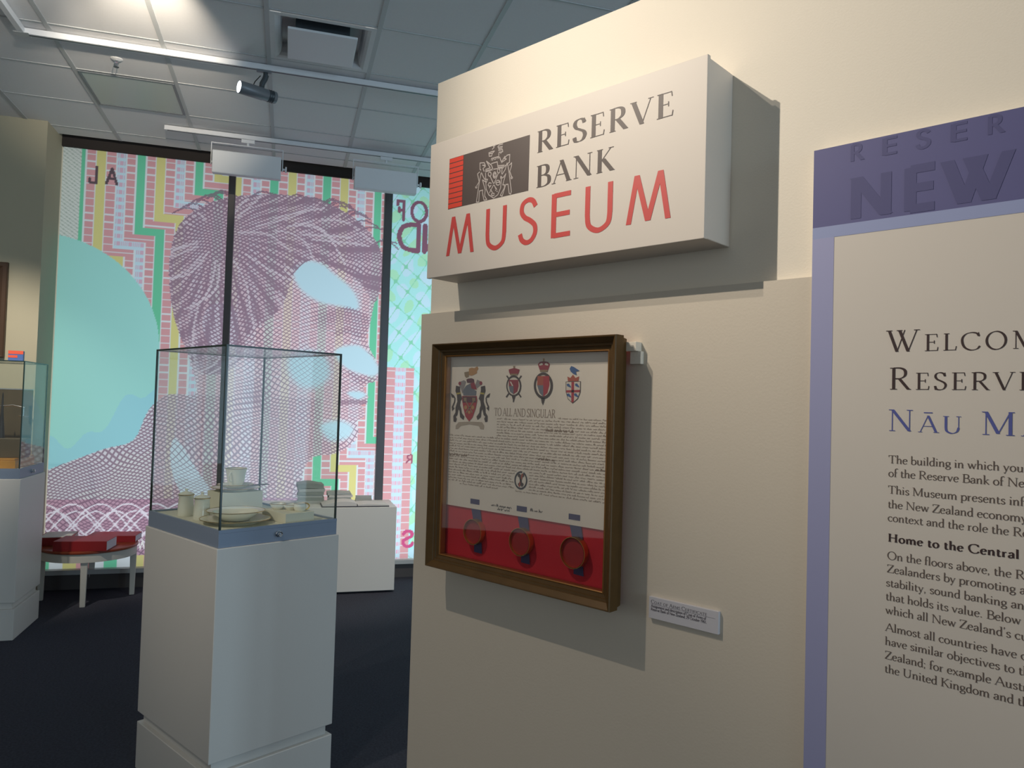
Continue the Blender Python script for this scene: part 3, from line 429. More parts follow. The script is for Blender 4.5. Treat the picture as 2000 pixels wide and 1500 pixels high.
def build_mural():
    st = .007; s0, s1, z0, z1 = -1.838, 2.2, .166, 3.634
    ns, nz = int((s1 - s0) / st), int((z1 - z0) / st)
    S, Z = np.meshgrid(np.linspace(s0, s1, ns + 1), np.linspace(z0, z1, nz + 1))
    lin = lambda c: np.array(srgb(*c)[:3])
    pink, green, yellow, white, blue = lin((206, 156, 162)), lin((108, 196, 160)), lin((208, 204, 138)), lin((212, 222, 228)), lin((190, 218, 232))
    turq = lin((156, 216, 212))
    base = np.zeros(S.shape + (3,)); base[:] = white
    # stepped bands in a regular repeat
    bw = .076; seq = [pink, green, pink, yellow, pink, blue]
    b_lo = None; J = range(-26, 30)
    for j in J:
        sj = j * bw
        bj = sj + .165 * (Z < 2.95 + .85 * (sj + 1.3)) + .165 * (Z < 1.15 + .85 * (sj - .45))
        sel = S >= bj + .010
        nxt = sj + bw; bn = nxt + .165 * (Z < 2.95 + .85 * (nxt + 1.3)) + .165 * (Z < 1.15 + .85 * (nxt - .45))
        sel &= S < bn
        c = seq[j % 6]
        base[sel] = c
        if seq[j % 6] is pink: base[sel & (np.mod(Z, .062) < .009)] = white
        if seq[j % 6] is blue:
            base[sel & (np.mod(Z, .062) < .036) & (np.mod(S * 1.0, .013) < .008)] = lin((206, 176, 196))
    # left margin with slanting lines
    lm = S < -1.70; base[lm] = lin((206, 214, 212)); base[lm & (np.mod(Z + .7 * S, .03) < .008)] = lin((160, 176, 170))
    # right margin: turquoise with pale blobs, and columns lower down
    rmg = S > .87; base[rmg] = lin((166, 226, 228))
    blob = np.sin(S * 21 + 2 * np.sin(Z * 7)) * np.sin(Z * 17 + 1.5 * np.sin(S * 9))
    base[rmg & (blob > .25)] = lin((186, 222, 238)); base[rmg & (blob < -.55)] = lin((166, 224, 192))
    base[rmg & (np.abs(np.sin(S * 30 + 3 * Z) + np.sin(Z * 26 - 7 * S)) < .10)] = lin((132, 206, 176))
    col = rmg & (Z < 1.93)
    base[col & (S < .955)] = pink; base[col & (S >= .955) & (S < 1.055)] = blue
    base[col & (S >= .955) & (S < 1.055) & (np.mod(Z, .07) < .035) & (np.mod(S, .017) < .010)] = lin((220, 168, 190))
    base[col & (S >= 1.055) & (S < 1.13)] = pink
    base[col & (np.mod(Z, .07) < .010) & (S < 1.13) & ((S < .955) | (S > 1.055))] = white
    # big disc and the pale ground below it
    disc = np.hypot(S + 1.97, Z - 1.99) < .92; low = (Z < 1.99) & (S < -1.05)
    g = disc | low; base[g] = turq
    cl = g & (np.abs((Z - 1.05) - .62 * (S + 1.6) - .08 * np.sin(S * 9) - .05 * np.sin(S * 23)) < .24); base[cl] = lin((150, 208, 220))
    ink = np.zeros(S.shape)
    fig = smooth_poly([(-.74, 1.64), (-.83, 1.98), (-.95, 2.30), (-1.0, 2.75), (-.93, 3.08), (-.72, 3.28), (-.40, 3.39), (0, 3.43), (.35, 3.37), (.64, 3.20), (.80, 2.96), (.80, 2.70),
        (.74, 2.50), (.71, 2.32), (.68, 2.20), (.72, 2.08), (.80, 1.95), (.84, 1.86), (.80, 1.80), (.69, 1.765), (.675, 1.71), (.715, 1.655), (.70, 1.60), (.655, 1.57), (.69, 1.52), (.68, 1.46), (.62, 1.42), (.64, 1.33),
        (.60, 1.23), (.46, 1.13), (.24, 1.09), (.16, .92), (.20, .70), (.34, .50), (.36, .0), (-2.0, .0), (-2.0, .90), (-1.83, .975), (-1.45, 1.14), (-1.22, 1.22), (-1.12, 1.46), (-1.0, 1.60), (-.88, 1.62)], 4)
    hair = smooth_poly([(-.80, 1.93), (-.95, 2.30), (-1.0, 2.75), (-.93, 3.08), (-.72, 3.28), (-.40, 3.39), (0, 3.43), (.35, 3.37), (.64, 3.20), (.80, 2.96), (.80, 2.70), (.74, 2.52), (.60, 2.70), (.40, 2.80), (.16, 2.86), (.02, 2.72), (-.06, 2.45), (-.20, 2.28), (-.34, 2.16), (-.38, 1.98), (-.50, 1.84), (-.68, 1.80)], 4)
    F = inside(fig, S, Z); H = inside(hair, S, Z)
    base[F] = base[F] * .30 + lin((226, 208, 218)) * .70; ink[F] = .40
    sky = lin((184, 216, 230))
    def soft(a, n):
        for _ in range(n):
            a = a.copy(); a[1:-1, 1:-1] = (a[1:-1, 1:-1] * 2 + a[:-2, 1:-1] + a[2:, 1:-1] + a[1:-1, :-2] + a[1:-1, 2:]) / 6
        return a
    for P, k, n in (([(.02, 2.78), (.20, 2.86), (.40, 2.74), (.56, 2.60), (.60, 2.44), (.42, 2.46), (.22, 2.50), (.06, 2.62)], 0.0, 14), ([(.40, 2.06), (.60, 2.12), (.74, 2.02), (.81, 1.90), (.76, 1.84), (.62, 1.86), (.48, 1.92)], 0.0, 10),
                    ([(.0, 1.98), (.18, 2.06), (.34, 1.98), (.36, 1.80), (.20, 1.70), (.04, 1.78)], .16, 40), ([(.30, 1.38), (.48, 1.43), (.60, 1.36), (.54, 1.26), (.38, 1.24)], .05, 16), ([(.52, 1.68), (.64, 1.70), (.70, 1.66), (.62, 1.62)], .05, 6)):
        q = soft(inside(smooth_poly(P, 4), S, Z).astype(float), n) * F; base = base * (1 - q[..., None]) + sky * q[..., None]; ink = ink * (1 - q) + k * q
    # shading under brow, nose, cheek and jaw
    for P, w, k in (([(.30, 2.34), (.48, 2.36), (.66, 2.28)], .13, .34), ([(.62, 1.80), (.74, 1.79)], .06, .35), ([(-.30, 1.62), (.05, 1.34), (.40, 1.16)], .20, .25), ([(-.30, 2.2), (-.22, 1.9), (-.25, 1.6)], .16, .22)):
        ink = ink + k * np.clip(1 - seg_dist(catmull(P), S, Z) / w, 0, 1) * F
    ear = inside(smooth_poly([(-.48, 2.40), (-.66, 2.40), (-.72, 2.22), (-.64, 2.04), (-.50, 1.95), (-.42, 2.16)], 4), S, Z); base[ear] = lin((222, 222, 236)); ink[ear] = .12
    e2 = inside(smooth_poly([(-.50, 2.32), (-.60, 2.31), (-.64, 2.20), (-.56, 2.14), (-.48, 2.18)], 4), S, Z); ink[e2] = .55
    # brow, eye and mouth as simple dark strokes
    for P, w, k in (([(.34, 2.36), (.50, 2.42), (.66, 2.36)], .040, .75), ([(.42, 2.22), (.52, 2.25), (.62, 2.21)], .030, .75), ([(.46, 1.585), (.58, 1.60), (.69, 1.60)], .022, .9), ([(.54, 1.86), (.62, 1.82), (.70, 1.80)], .018, .7)):
        ink = np.maximum(ink, k * (seg_dist(catmull(P), S, Z) < w))
    # hair: strands drawn outwards from a crown point
    ang = np.arctan2(Z - 3.02, S + .62); rad = np.hypot(Z - 3.02, S + .62)
    strand = np.sin(ang * 40 + 7 * rad + 2.2 * np.sin(S * 6 + Z * 4)) + .6 * np.sin(ang * 83 - 9 * rad + 1.5 * np.sin(Z * 9))
    ink[H] = (.72 + .26 * np.clip(strand, -1, 1))[H]; base[H] = base[H] * .45 + lin((186, 172, 188)) * .55
    for k in range(90):
        a = rng.uniform(0, 6.28); r1 = rng.uniform(.15, 1.0); da = rng.uniform(-.5, .1)
        P = [(-.62 + (r1 + t * .45) * math.cos(a + da * t * t), 3.02 + (r1 + t * .45) * math.sin(a + da * t * t)) for t in (0, .3, .6, 1)]
        q = (seg_dist(catmull(P, 4), S, Z) < .0075) & H; base[q] = lin((206, 196, 208)); ink[q] = .12
    stray = np.zeros(S.shape)
    for k in range(26):
        x = rng.uniform(-.95, .82); zc = 3.42 - .9 * max(0, x - .25) ** 1.7 - .75 * max(0, -x - .45) ** 1.6
        P = [(x - .10, zc - .05), (x, zc + rng.uniform(.0, .03)), (x + .13, zc - rng.uniform(.0, .05))]
        stray = np.maximum(stray, (seg_dist(catmull(P, 4), S, Z) < .007))
    neck = F & (Z < 1.62) & (S < .30) & ~H; ink[neck] = np.maximum(ink[neck], .60)
    body = F & (Z < 1.62 - .9 * np.maximum(0, S + .82)) & (Z < 1.60); ink[body] = .62
    shirt = inside(smooth_poly([(-.90, 1.25), (-.74, 1.02), (-.56, .72), (-.62, .58), (-.80, .72), (-.92, 1.0)], 4), S, Z); ink[shirt] = .30; base[shirt] = lin((206, 222, 234))
    # interlaced curves along the foot of the print
    guil = F & (Z < .73); base[guil] = lin((190, 156, 178)); ink[guil] = .50
    for ph in range(4):
        for a, f in ((.17, 4.0), (.11, 5.6)):
            c = .52 + a * np.sin(f * S * 1.9 + ph * 1.57); dc = a * f * 1.9 * np.cos(f * S * 1.9 + ph * 1.57)
            q = guil & (np.abs(Z - c) / np.sqrt(1 + dc ** 2) < .0065); base[q] = lin((232, 228, 242)); ink[q] = 0
    foot = Z < .26
    bands = np.floor(S / .1).astype(int) % 5
    for k, c in enumerate((white, green, white, yellow, pink)): base[foot & F & (bands == k)] = c
    ink[foot] = 0
    # reversed letters of the print, seen from inside
    def letter(ch, sL, sR, zb, zt, w, c):
        _, st_ = strokes(ch, True); xs = [p[0] for k, P, e in st_ if k != 's' for p in P]; a, b = min(xs), max(xs)
        for k, P, e in st_:
            if k == 's': continue
            if k == 't' and ch in 'CGZ' : pass
            Q = [(sR - (p[0] - a) / (b - a) * (sR - sL), zb + p[1] * (zt - zb)) for p in P]
            q = seg_dist(Q, S, Z) < w / 2; base[q] = c; ink[q] = 0
    dk = lin((96, 84, 92)); pu = lin((128, 92, 112))
    letter('A', -1.51, -1.43, 3.365, 3.495, .022, dk); letter('L', -1.637, -1.585, 3.36, 3.495, .022, dk)
    letter('F', .925, .985, 3.31, 3.485, .03, pu); letter('O', 1.06, 1.20, 3.31, 3.49, .032, pu)
    letter('D', .95, 1.13, 3.03, 3.275, .044, pu); letter('N', 1.19, 1.38, 3.03, 3.275, .044, pu)
    letter('R', 1.085, 1.135, 1.045, 1.12, .014, lin((150, 90, 112))); letter('S', 1.08, 1.17, .275, .415, .03, lin((190, 84, 130)))
    letter('M', -1.16, -1.10, .31, .385, .012, lin((240, 238, 240)))
    # soften the tone map a little
    k = ink.copy()
    ink = np.clip(np.maximum(soft(k, 1), stray), 0, 1)
    N = S.size; co = np.empty((N, 3), np.float32); co[:, 0] = S.ravel(); co[:, 1] = 6.925; co[:, 2] = Z.ravel()
    idx = np.arange(N).reshape(S.shape); quads = np.stack([idx[:-1, :-1], idx[:-1, 1:], idx[1:, 1:], idx[1:, :-1]], -1).reshape(-1, 4)
    me = bpy.data.meshes.new('window_mural'); me.vertices.add(N); me.vertices.foreach_set('co', co.ravel())
    nf = len(quads); me.loops.add(nf * 4); me.polygons.add(nf)
    me.loops.foreach_set('vertex_index', quads.ravel().astype(np.int32)); me.polygons.foreach_set('loop_start', np.arange(0, nf * 4, 4, dtype=np.int32))
    me.update(calc_edges=True); me.validate()
    ca = me.attributes.new('print_color', 'FLOAT_COLOR', 'POINT'); rgba = np.ones((N, 4), np.float32); rgba[:, :3] = base.reshape(-1, 3); ca.data.foreach_set('color', rgba.ravel())
    ia = me.attributes.new('print_ink', 'FLOAT', 'POINT'); ia.data.foreach_set('value', ink.ravel().astype(np.float32))
    o = bpy.data.objects.new('window_mural', me); COL.objects.link(o); o.rotation_euler = (0, 0, ROOM_ROT)
    # translucent print; engraved cross hatching follows the ink tone
    m = bpy.data.materials.new('translucent_print'); m.use_nodes = True; nt = m.node_tree; nt.nodes.clear(); L = nt.links.new
    def nd(t, **kw):
        n = nt.nodes.new(t)
        for a, b in kw.items(): setattr(n, a, b)
        return n
    def mth(op, a, b=None, c=None):
        n = nd('ShaderNodeMath', operation=op)
        for i, v in enumerate((a, b, c)):
            if v is None: continue
            if isinstance(v, (int, float)): n.inputs[i].default_value = v
            else: L(v, n.inputs[i])
        return n.outputs[0]
    tc = nd('ShaderNodeTexCoord'); sep = nd('ShaderNodeSeparateXYZ'); L(tc.outputs['Object'], sep.inputs[0])
    nz1 = nd('ShaderNodeTexNoise'); nz1.inputs['Scale'].default_value = 1.6; nz1.inputs['Detail'].default_value = 1; L(tc.outputs['Object'], nz1.inputs['Vector'])
    wob = mth('MULTIPLY', mth('SUBTRACT', nz1.outputs['Fac'], .5), .34)
    a1 = nd('ShaderNodeAttribute', attribute_name='print_color'); a2 = nd('ShaderNodeAttribute', attribute_name='print_ink')
    cover = None
    for ang, per in ((28, .027), (-38, .031)):
        u = mth('ADD', mth('ADD', mth('MULTIPLY', sep.outputs['X'], math.sin(R(ang))), mth('MULTIPLY', sep.outputs['Z'], math.cos(R(ang)))), wob)
        fr = mth('FRACT', mth('DIVIDE', u, per)); tri = mth('MULTIPLY', mth('ABSOLUTE', mth('SUBTRACT', fr, .5)), 2.0)
        w = mth('MULTIPLY', a2.outputs['Fac'], .62)
        on = nd('ShaderNodeMapRange', interpolation_type='SMOOTHSTEP'); L(mth('SUBTRACT', w, tri), on.inputs['Value']); on.inputs['From Min'].default_value = -.10; on.inputs['From Max'].default_value = .10
        gate = nd('ShaderNodeMapRange'); L(a2.outputs['Fac'], gate.inputs['Value']); gate.inputs['From Min'].default_value = .03; gate.inputs['From Max'].default_value = .15
        v = mth('MULTIPLY', on.outputs[0], gate.outputs[0]); cover = v if cover is None else mth('MAXIMUM', cover, v)
    sol = nd('ShaderNodeMapRange'); L(a2.outputs['Fac'], sol.inputs['Value']); sol.inputs['From Min'].default_value = .74; sol.inputs['From Max'].default_value = .98; cover = mth('MAXIMUM', cover, sol.outputs[0])
    mx = nd('ShaderNodeMix', data_type='RGBA'); L(mth('MULTIPLY', cover, .80), mx.inputs['Factor']); L(a1.outputs['Color'], mx.inputs['A']); mx.inputs['B'].default_value = srgb(128, 102, 124)
    tl = nd('ShaderNodeBsdfTranslucent'); df = nd('ShaderNodeBsdfDiffuse'); L(mx.outputs['Result'], tl.inputs[0]); L(mx.outputs['Result'], df.inputs[0])
    ms = nd('ShaderNodeMixShader'); ms.inputs[0].default_value = .22; L(tl.outputs[0], ms.inputs[1]); L(df.outputs[0], ms.inputs[2])
    out = nd('ShaderNodeOutputMaterial'); L(ms.outputs[0], out.inputs[0])
    me.materials.append(m)
    tag(o, 'large printed window picture of a purple head in profile with turquoise disc and striped bands', 'mural')
build_mural()

# ------------------------------------------------------------------ museum sign on the partition
SY = 1.29
sign = empty('museum_sign', (-1.12, 1.40, 1.936), 0, 'white box sign reading Reserve Bank Museum high on the cream partition', 'sign')
def at(o, parent):
    """parent o keeping its world coordinates"""
    o.parent = parent; o.matrix_parent_inverse = Matrix.Identity(4)
    inv = (Matrix.Translation(parent.location) @ parent.rotation_euler.to_matrix().to_4x4()).inverted()
    o.data.transform(inv); return o
def wpart(mb, name, mats, parent, bevel=0.0): return at(mb.build(name, mats, None, bevel), parent)
wpart(MB().box(-1.527, -.713, SY + .012, 1.40, 1.937, 2.293), 'box_body', 'sign_white', sign, .002)
wpart(MB().box(-1.5295, -.7105, SY, SY + .011, 1.935, 2.2955), 'face_panel', 'sign_white', sign, .001)
wpart(MB().flat([(-1.4525, 2.109), (-1.1715, 2.109), (-1.1715, 2.242), (-1.4525, 2.242)], SY - .0004), 'emblem_block', 'sign_dark', sign)
mb = MB()
for i in range(10):
    z0 = 2.109 + i * .0133 + .0012; mb.flat([(-1.4515, z0), (-1.399, z0), (-1.399, z0 + .0112), (-1.4515, z0 + .0112)], SY - .0008)
wpart(mb, 'red_bars', 'bar_red', sign)
mb = MB()
for P in CREST: line2d(mb, P, .0026, SY - .0008)
wpart(mb, 'crest_emblem', 'crest_line', sign)
mb = MB(); bod = dict(thick=.158, thin=.030, nib=6)
put_text(mb, 'RESERVE', -1.1495, 2.193, .0505, SY - .0005, x1=-.783, track=.12, **bod)
wpart(mb, 'lettering', 'sign_dark', sign); mb = MB()
put_text(mb, 'BANK', -1.1485, 2.1105, .0510, SY - .0005, x1=-.926, track=.10, **bod)
wpart(mb, 'lettering', 'sign_dark', sign)
mb = MB()
for ch, a, b in (('M', -1.4542, -1.3508), ('U', -1.3099, -1.2397), ('S', -1.2001, -1.1393), ('E', -1.0977, -1.0421), ('U', -1.0012, -.9277), ('M', -.8925, -.7853)):
    put_glyph(mb, ch, a, b, 1.986, 2.0865, SY - .0005, thick=.128 if ch != 'M' else .118, thin=.110, serif=False)
wpart(mb, 'museum_lettering', 'sign_red', sign)['label'] = 'red capital letters reading Museum'

# ------------------------------------------------------------------ framed certificate
fx0, fx1, fz0, fz1 = -1.523, -.925, 1.170, 1.761
cert = empty('framed_certificate', (-1.224, 1.38, 1.17), 0, 'bronzed shadow frame holding a handwritten parchment with three red wax seals', 'framed certificate')
def frame_mesh(x0, x1, z0, z1, prof, mi=0):
    mb = MB(); vs = []; fs = []; n = len(prof)
    for d, y in prof: vs += [(x0 + d, y, z0 + d), (x1 - d, y, z0 + d), (x1 - d, y, z1 - d), (x0 + d, y, z1 - d)]
    for i in range(n - 1):
        for k in range(4): fs.append((i * 4 + k, i * 4 + (k + 1) % 4, (i + 1) * 4 + (k + 1) % 4, (i + 1) * 4 + k))
    return mb.add(vs, fs, mi)
wpart(frame_mesh(fx0, fx1, fz0, fz1, [(.006, 1.36), (.004, 1.342), (0, 1.340), (0, 1.313), (.0015, 1.310), (.004, 1.3106), (.0155, 1.3215), (.0165, 1.3245), (.0215, 1.3255), (.0225, 1.3295), (.0305, 1.3315)]), 'moulding', 'frame', cert)
wpart(frame_mesh(fx0, fx1, fz0, fz1, [(.0305, 1.3312), (.0325, 1.3298), (.0345, 1.3315), (.0345, 1.350)]), 'gilt_slip', 'gilt', cert)
wpart(MB().box(fx0 + .008, fx1 - .008, 1.354, 1.360, fz0 + .008, fz1 - .008), 'red_backing', 'red_cloth', cert)
for z in (1.20, 1.69): wpart(MB().box(-1.48, -.96, 1.36, 1.38, z, z + .035), 'mounting_batten', 'black', cert)
wpart(MB().box(-.9318, -.905, 1.358, 1.38, 1.728, 1.748).box(-.927, -.899, 1.368, 1.38, 1.700, 1.728), 'hanging_bracket', 'wall', cert, .001)
PY = 1.3508
par = wpart(MB().box(-1.4935, -.9570, PY, 1.3535, 1.333, 1.7290), 'parchment', 'parchment', cert)
def spart(mb, name, mats):  # marks on the parchment
    o = wpart(mb, name, mats, cert); o.parent = par; return o
names = sorted(set('art_' + c for _, c, _ in ART))
def emblem(P):
    x = sum(q[0] for q in P) / len(P); z = sum(q[1] for q in P) / len(P)
    if z < 1.5: return 'crossed_keys_emblem'
    return 'coat_of_arms' if x < -1.31 else 'crowned_oval_arms' if x < -1.21 else 'royal_oval_arms' if x < -1.12 else 'bird_crested_shield'
for nm in ('coat_of_arms', 'crowned_oval_arms', 'royal_oval_arms', 'bird_crested_shield', 'crossed_keys_emblem'):
    mb = MB()
    for l, c, P in ART:
        if emblem(P) == nm: mb.flat(P, PY - .0003 - .00025 * l, names.index('art_' + c))
    spart(mb, nm, names)
mb = MB(); line2d(mb, WREATH, .0042, PY - .0006)
spart(mb, 'wreath_emblem', 'cover_dark')
mb = MB()
put_text(mb, 'TO ALL AND SINGULAR', -1.321, 1.5755, .0195, PY - .0004, x1=-1.120, thick=.11, thin=.05)
spart(mb, 'heading', 'ink_soft')
mb = MB()
def scribble(x0, x1, z, w=.0007, h=.0024):
    x = x0
    while x < x1 - .004:
        n = random.randint(3, 9); P = []
        for i in range(n * 2):
            P.append((x, z + (h if i % 2 else 0) * random.uniform(.5, 1.1) + (random.random() < .12) * h)); x += random.uniform(.0010, .0016)
        line2d(mb, P, w, PY - .0004); x += random.uniform(.0016, .0034)
rows = 27
for i in range(rows):
    z = 1.5735 - i * (1.5735 - 1.392) / (rows - 1)
    xl = -1.310 if z > 1.5195 else -1.4855
    if i == 0: xl = -1.112
    xr = -.9665 - random.uniform(0, .004)
    if abs(z - 1.418) < .026: scribble(xl, -1.250, z); scribble(-1.197, xr, z)
    elif i == rows - 1: scribble(-1.44, -1.30, z); scribble(-1.24, -.968, z)
    else: scribble(xl, xr, z)
for x0, x1, z, h in ((-1.148, -1.07, 1.5435, .004), (-1.17, -1.12, 1.4745, .0035), (-1.0, -.968, 1.462, .003), (-1.485, -1.43, 1.466, .003)): scribble(x0, x1, z, .0014, h)
spart(mb, 'handwriting', 'ink_soft')
mb = MB()
for x0, x1, z in ((-1.322, -1.247, 1.348), (-1.19, -1.145, 1.350), (-1.30, -1.27, 1.340)): scribble(x0, x1, z, .0009, .004)
spart(mb, 'signatures', 'ink')
for k, (x, z, r) in enumerate(((-1.3735, 1.2765, .0325), (-1.2105, 1.2745, .0335), (-1.0485, 1.2735, .0355))):
    rb = wpart(MB().flat([(x - .0235, 1.3455), (x + .0095, 1.3455), (x + .0095, 1.3585), (x - .0235, 1.3585)], PY - .0006)
               .flat([(x - .021, 1.3335), (x + .012, 1.3335), (x + .020, z + r * .6), (x - .010, z + r * .6)], 1.3515)
               .flat([(x - .006, z - r * .7), (x + .020, z - r * .7), (x + .023, 1.2225), (x - .006, 1.2235)], 1.3515), 'ribbon', 'ribbon', cert)
    se = wpart(MB().lathe([(r * .97, 0), (r, 0), (r, .0150), (r * .985, .0165), (r * .95, .0165), (r * .94, .0145), (r * .94, 0)], (x, 1.3365, z), 40, 0, 'y'), 'seal_case', 'brass', cert)
    wx = wpart(MB().lathe([(r * .945, 0), (r * .6, -.0012), (r * .3, -.0004), (.0001, -.001)], (x, 1.3425, z), 36, 0, 'y'), 'wax_seal', 'wax', cert); wx.parent = se
wpart(MB().box(fx0 + .030, fx1 - .030, 1.3330, 1.3350, fz0 + .030, fz1 - .030), 'glass', 'picture_glass', cert)

# ------------------------------------------------------------------ caption label
lab = empty('caption_label', (-.786, 1.38, 1.163), 0, 'small grey-white caption plate right of the framed certificate', 'label')
wpart(MB().box(-.8665, -.7062, 1.3722, 1.38, 1.1615, 1.2065), 'plate', 'label', lab, .0006)
mb = MB(); LY = 1.3718
put_text(mb, 'Coat of Arms Certificate', -.8612, 1.1932, .0072, LY, x1=-.7315, smallcaps=True, track=.06, thick=.12, thin=.06)
put_text(mb, 'Assignment and description of Coat of Arms of', -.8612, 1.1852, .0056, LY, x1=-.7330, thick=.15, thin=.11, serif=False)
put_text(mb, 'Reserve Bank of New Zealand, 29 October 1961.', -.8612, 1.1782, .0056, LY, x1=-.7315, thick=.15, thin=.11, serif=False)
line2d(mb, [(-.8612, 1.1917), (-.7130, 1.1917)], .0004, LY)
wpart(mb, 'caption_text', 'label_text', lab)

# ------------------------------------------------------------------ welcome panel
pan = empty('welcome_panel', (0, 1.38, .62), 0, 'large white text panel with navy top band and lilac strips beside the sign', 'information panel')
px0, px1, pz0, pz1, QY = -.5355, .46, .62, 2.0905, 1.376
wpart(MB().box(px0, px1, QY, 1.3799, pz0, 1.8566).box(px0, px1, QY, 1.3999, 1.8566, pz1), 'board', 'panel_white', pan)
wpart(MB().flat([(px0, 1.9455), (px1, 1.9455), (px1, pz1), (px0, pz1)], QY - .0004), 'navy_band', 'navy', pan)
wpart(MB().flat([(px0, 1.9245), (px1, 1.9245), (px1, 1.9455), (px0, 1.9455)], QY - .0004), 'lilac_band', 'lilac', pan)
wpart(MB().flat([(px0, pz0), (-.4965, pz0), (-.4965, 1.9245), (px0, 1.9245)], QY - .0004), 'lilac_strip', 'lilac2', pan)
mb = MB(); sn = dict(thick=.22, thin=.2, serif=False)
for ch, a, b in (('N', -.4705, -.3985), ('E', -.3805, -.3340), ('W', -.3260, -.2205)): put_glyph(mb, ch, a, b, 1.952, 2.026, QY - .0008, **sn)
wpart(mb, 'ghost_lettering', 'navy_ghost', pan); mb = MB()
for i, ch in enumerate('RESERVE'):
    x = -.4698 + i * .0528; put_glyph(mb, ch, x, x + .024, 2.0565, 2.0862, QY - .0008, thick=.18, thin=.15, serif=False)
wpart(mb, 'ghost_lettering', 'navy_ghost', pan)
mb = MB(); hd = dict(thick=.105, thin=.034, smallcaps=True)
put_text(mb, 'Welcome to the', -.4050, 1.7125, .0368, QY - .0005, sx=1.24, track=.15, **hd)
wpart(mb, 'heading', 'text_dark', pan); mb = MB()
put_text(mb, 'Reserve Bank', -.4010, 1.6480, .0372, QY - .0005, sx=1.24, track=.15, **hd)
wpart(mb, 'heading', 'text_dark', pan)
mb = MB(); put_text(mb, 'N\u0101u Mai', -.4015, 1.5772, .0366, QY - .0005, sx=1.29, track=.15, **hd)
wpart(mb, 'maori_heading', 'text_blue', pan)
mb = MB(); bt = dict(thick=.105, thin=.05)
lines = [(1.5222, 'The building in which you are'), (1.4992, 'of the Reserve Bank of New'), (1.4706, 'This Museum presents information'), (1.4462, 'the New Zealand economy,'), (1.4236, 'context and the role the Reserve'),
         (1.3590, 'On the floors above, the Reserve'), (1.3368, 'Zealanders by promoting a'), (1.3134, 'stability, sound banking and'), (1.2900, 'that holds its value. Below you'), (1.2672, "which all New Zealand's currency"),
         (1.2380, 'Almost all countries have central'), (1.2146, 'have similar objectives to the'), (1.1910, 'Zealand; for example Australia,'), (1.1684, 'the United Kingdom and the')]
for z, t in lines:
    mb = MB(); put_text(mb, t, -.4012 if z < 1.33 else -.3998, z, .0134, QY - .0005, sx=1.27, **bt); wpart(mb, 'text_line', 'text_brown', pan)
mb = MB(); put_text(mb, 'Home to the Central Bank', -.3990, 1.3890, .0136, QY - .0005, sx=1.38, track=.05, thick=.165, thin=.08)
wpart(mb, 'subheading', 'text_dark', pan)

# ------------------------------------------------------------------ glass display cases
def make_case(label, loc, rz, w, d):
    c = empty('display_case', loc, rz, label, 'display case')
    x, y = w / 2, d / 2
    MB().box(-x, x, -y, y, 0, .198).build('base_block', 'plinth', c, .003)
    MB().box(-x + .020, x - .020, -y + .020, y - .020, .198, .240).build('shadow_gap', 'plinth', c)
    MB().box(-x, x, -y, y, .240, 1.035).build('plinth', 'plinth', c, .003)
    i = .008
    b = MB().box(-x + i, x - i, -y + i, y - i, 1.035, 1.090).build('metal_band', 'band', c, .0015)
    MB().box(-x + i, x - i, -y + i, -y + i + .010, 1.090, 1.102).box(-x + i, x - i, y - i - .010, y - i, 1.090, 1.102).box(-x + i, -x + i + .010, -y + i + .010, y - i - .010, 1.090, 1.102).box(x - i - .010, x - i, -y + i + .010, y - i - .010, 1.090, 1.102).build('glazing_channel', 'band', c)
    MB().box(-x + i + .012, x - i - .012, -y + i + .012, y - i - .012, 1.090, 1.095).build('display_deck', 'deck', c)
    lk = MB().lathe([(.0001, .022), (.0035, .022), (.0036, .019), (.0085, .021), (.0105, .019), (.0105, .006), (.0125, .005), (.0125, 0)], (x - i, -y + .60 * d * .79, 1.066), 24, 0, 'x').build('lock', 'chrome', c)
    e = i + .002; t = .006; zt = 1.803; q = .007
    for nm, bx in (('a', (-x + e, x - e, -y + e, -y + e + t)), ('b', (-x + e, x - e, y - e - t, y - e)), ('c', (-x + e, -x + e + t, -y + e, y - e)), ('d', (x - e - t, x - e, -y + e, y - e))):
        x0, x1, y0, y1 = bx
        if x1 - x0 > y1 - y0: x0 += q; x1 -= q
        else: y0 += q; y1 -= q
        MB().box(x0, x1, y0, y1, 1.095, zt - q).build('glass_pane', 'glass', c)
    MB().box(-x + e + q, x - e - q, -y + e + q, y - e - q, zt - t, zt).build('glass_pane', 'glass', c)
    mb = MB()
    for sx in (-1, 1):
        for sy in (-1, 1):
            xx, yy = sx * (x - e - q / 2), sy * (y - e - q / 2); mb.box(xx - q / 2, xx + q / 2, yy - q / 2, yy + q / 2, 1.095, zt)
    for sy in (-1, 1): yy = sy * (y - e - q / 2); mb.box(-x + e + q, x - e - q, yy - q / 2, yy + q / 2, zt - q, zt)
    for sx in (-1, 1): xx = sx * (x - e - q / 2); mb.box(xx - q / 2, xx + q / 2, -y + e + q, y - e - q, zt - q, zt)
    mb.build('glass_edge', 'edge', c)
    return c
make_case('glass display case of ivory china on a white plinth beside the partition', (-3.0375, 1.573, 0), 0, .675, .534)
LCs, LCn = -1.629 - .34, 5.556 + .26
make_case('glass display case with an antique instrument at the far left by the picture wall', rm(LCs, LCn), ROOM_ROT, .68, .52)

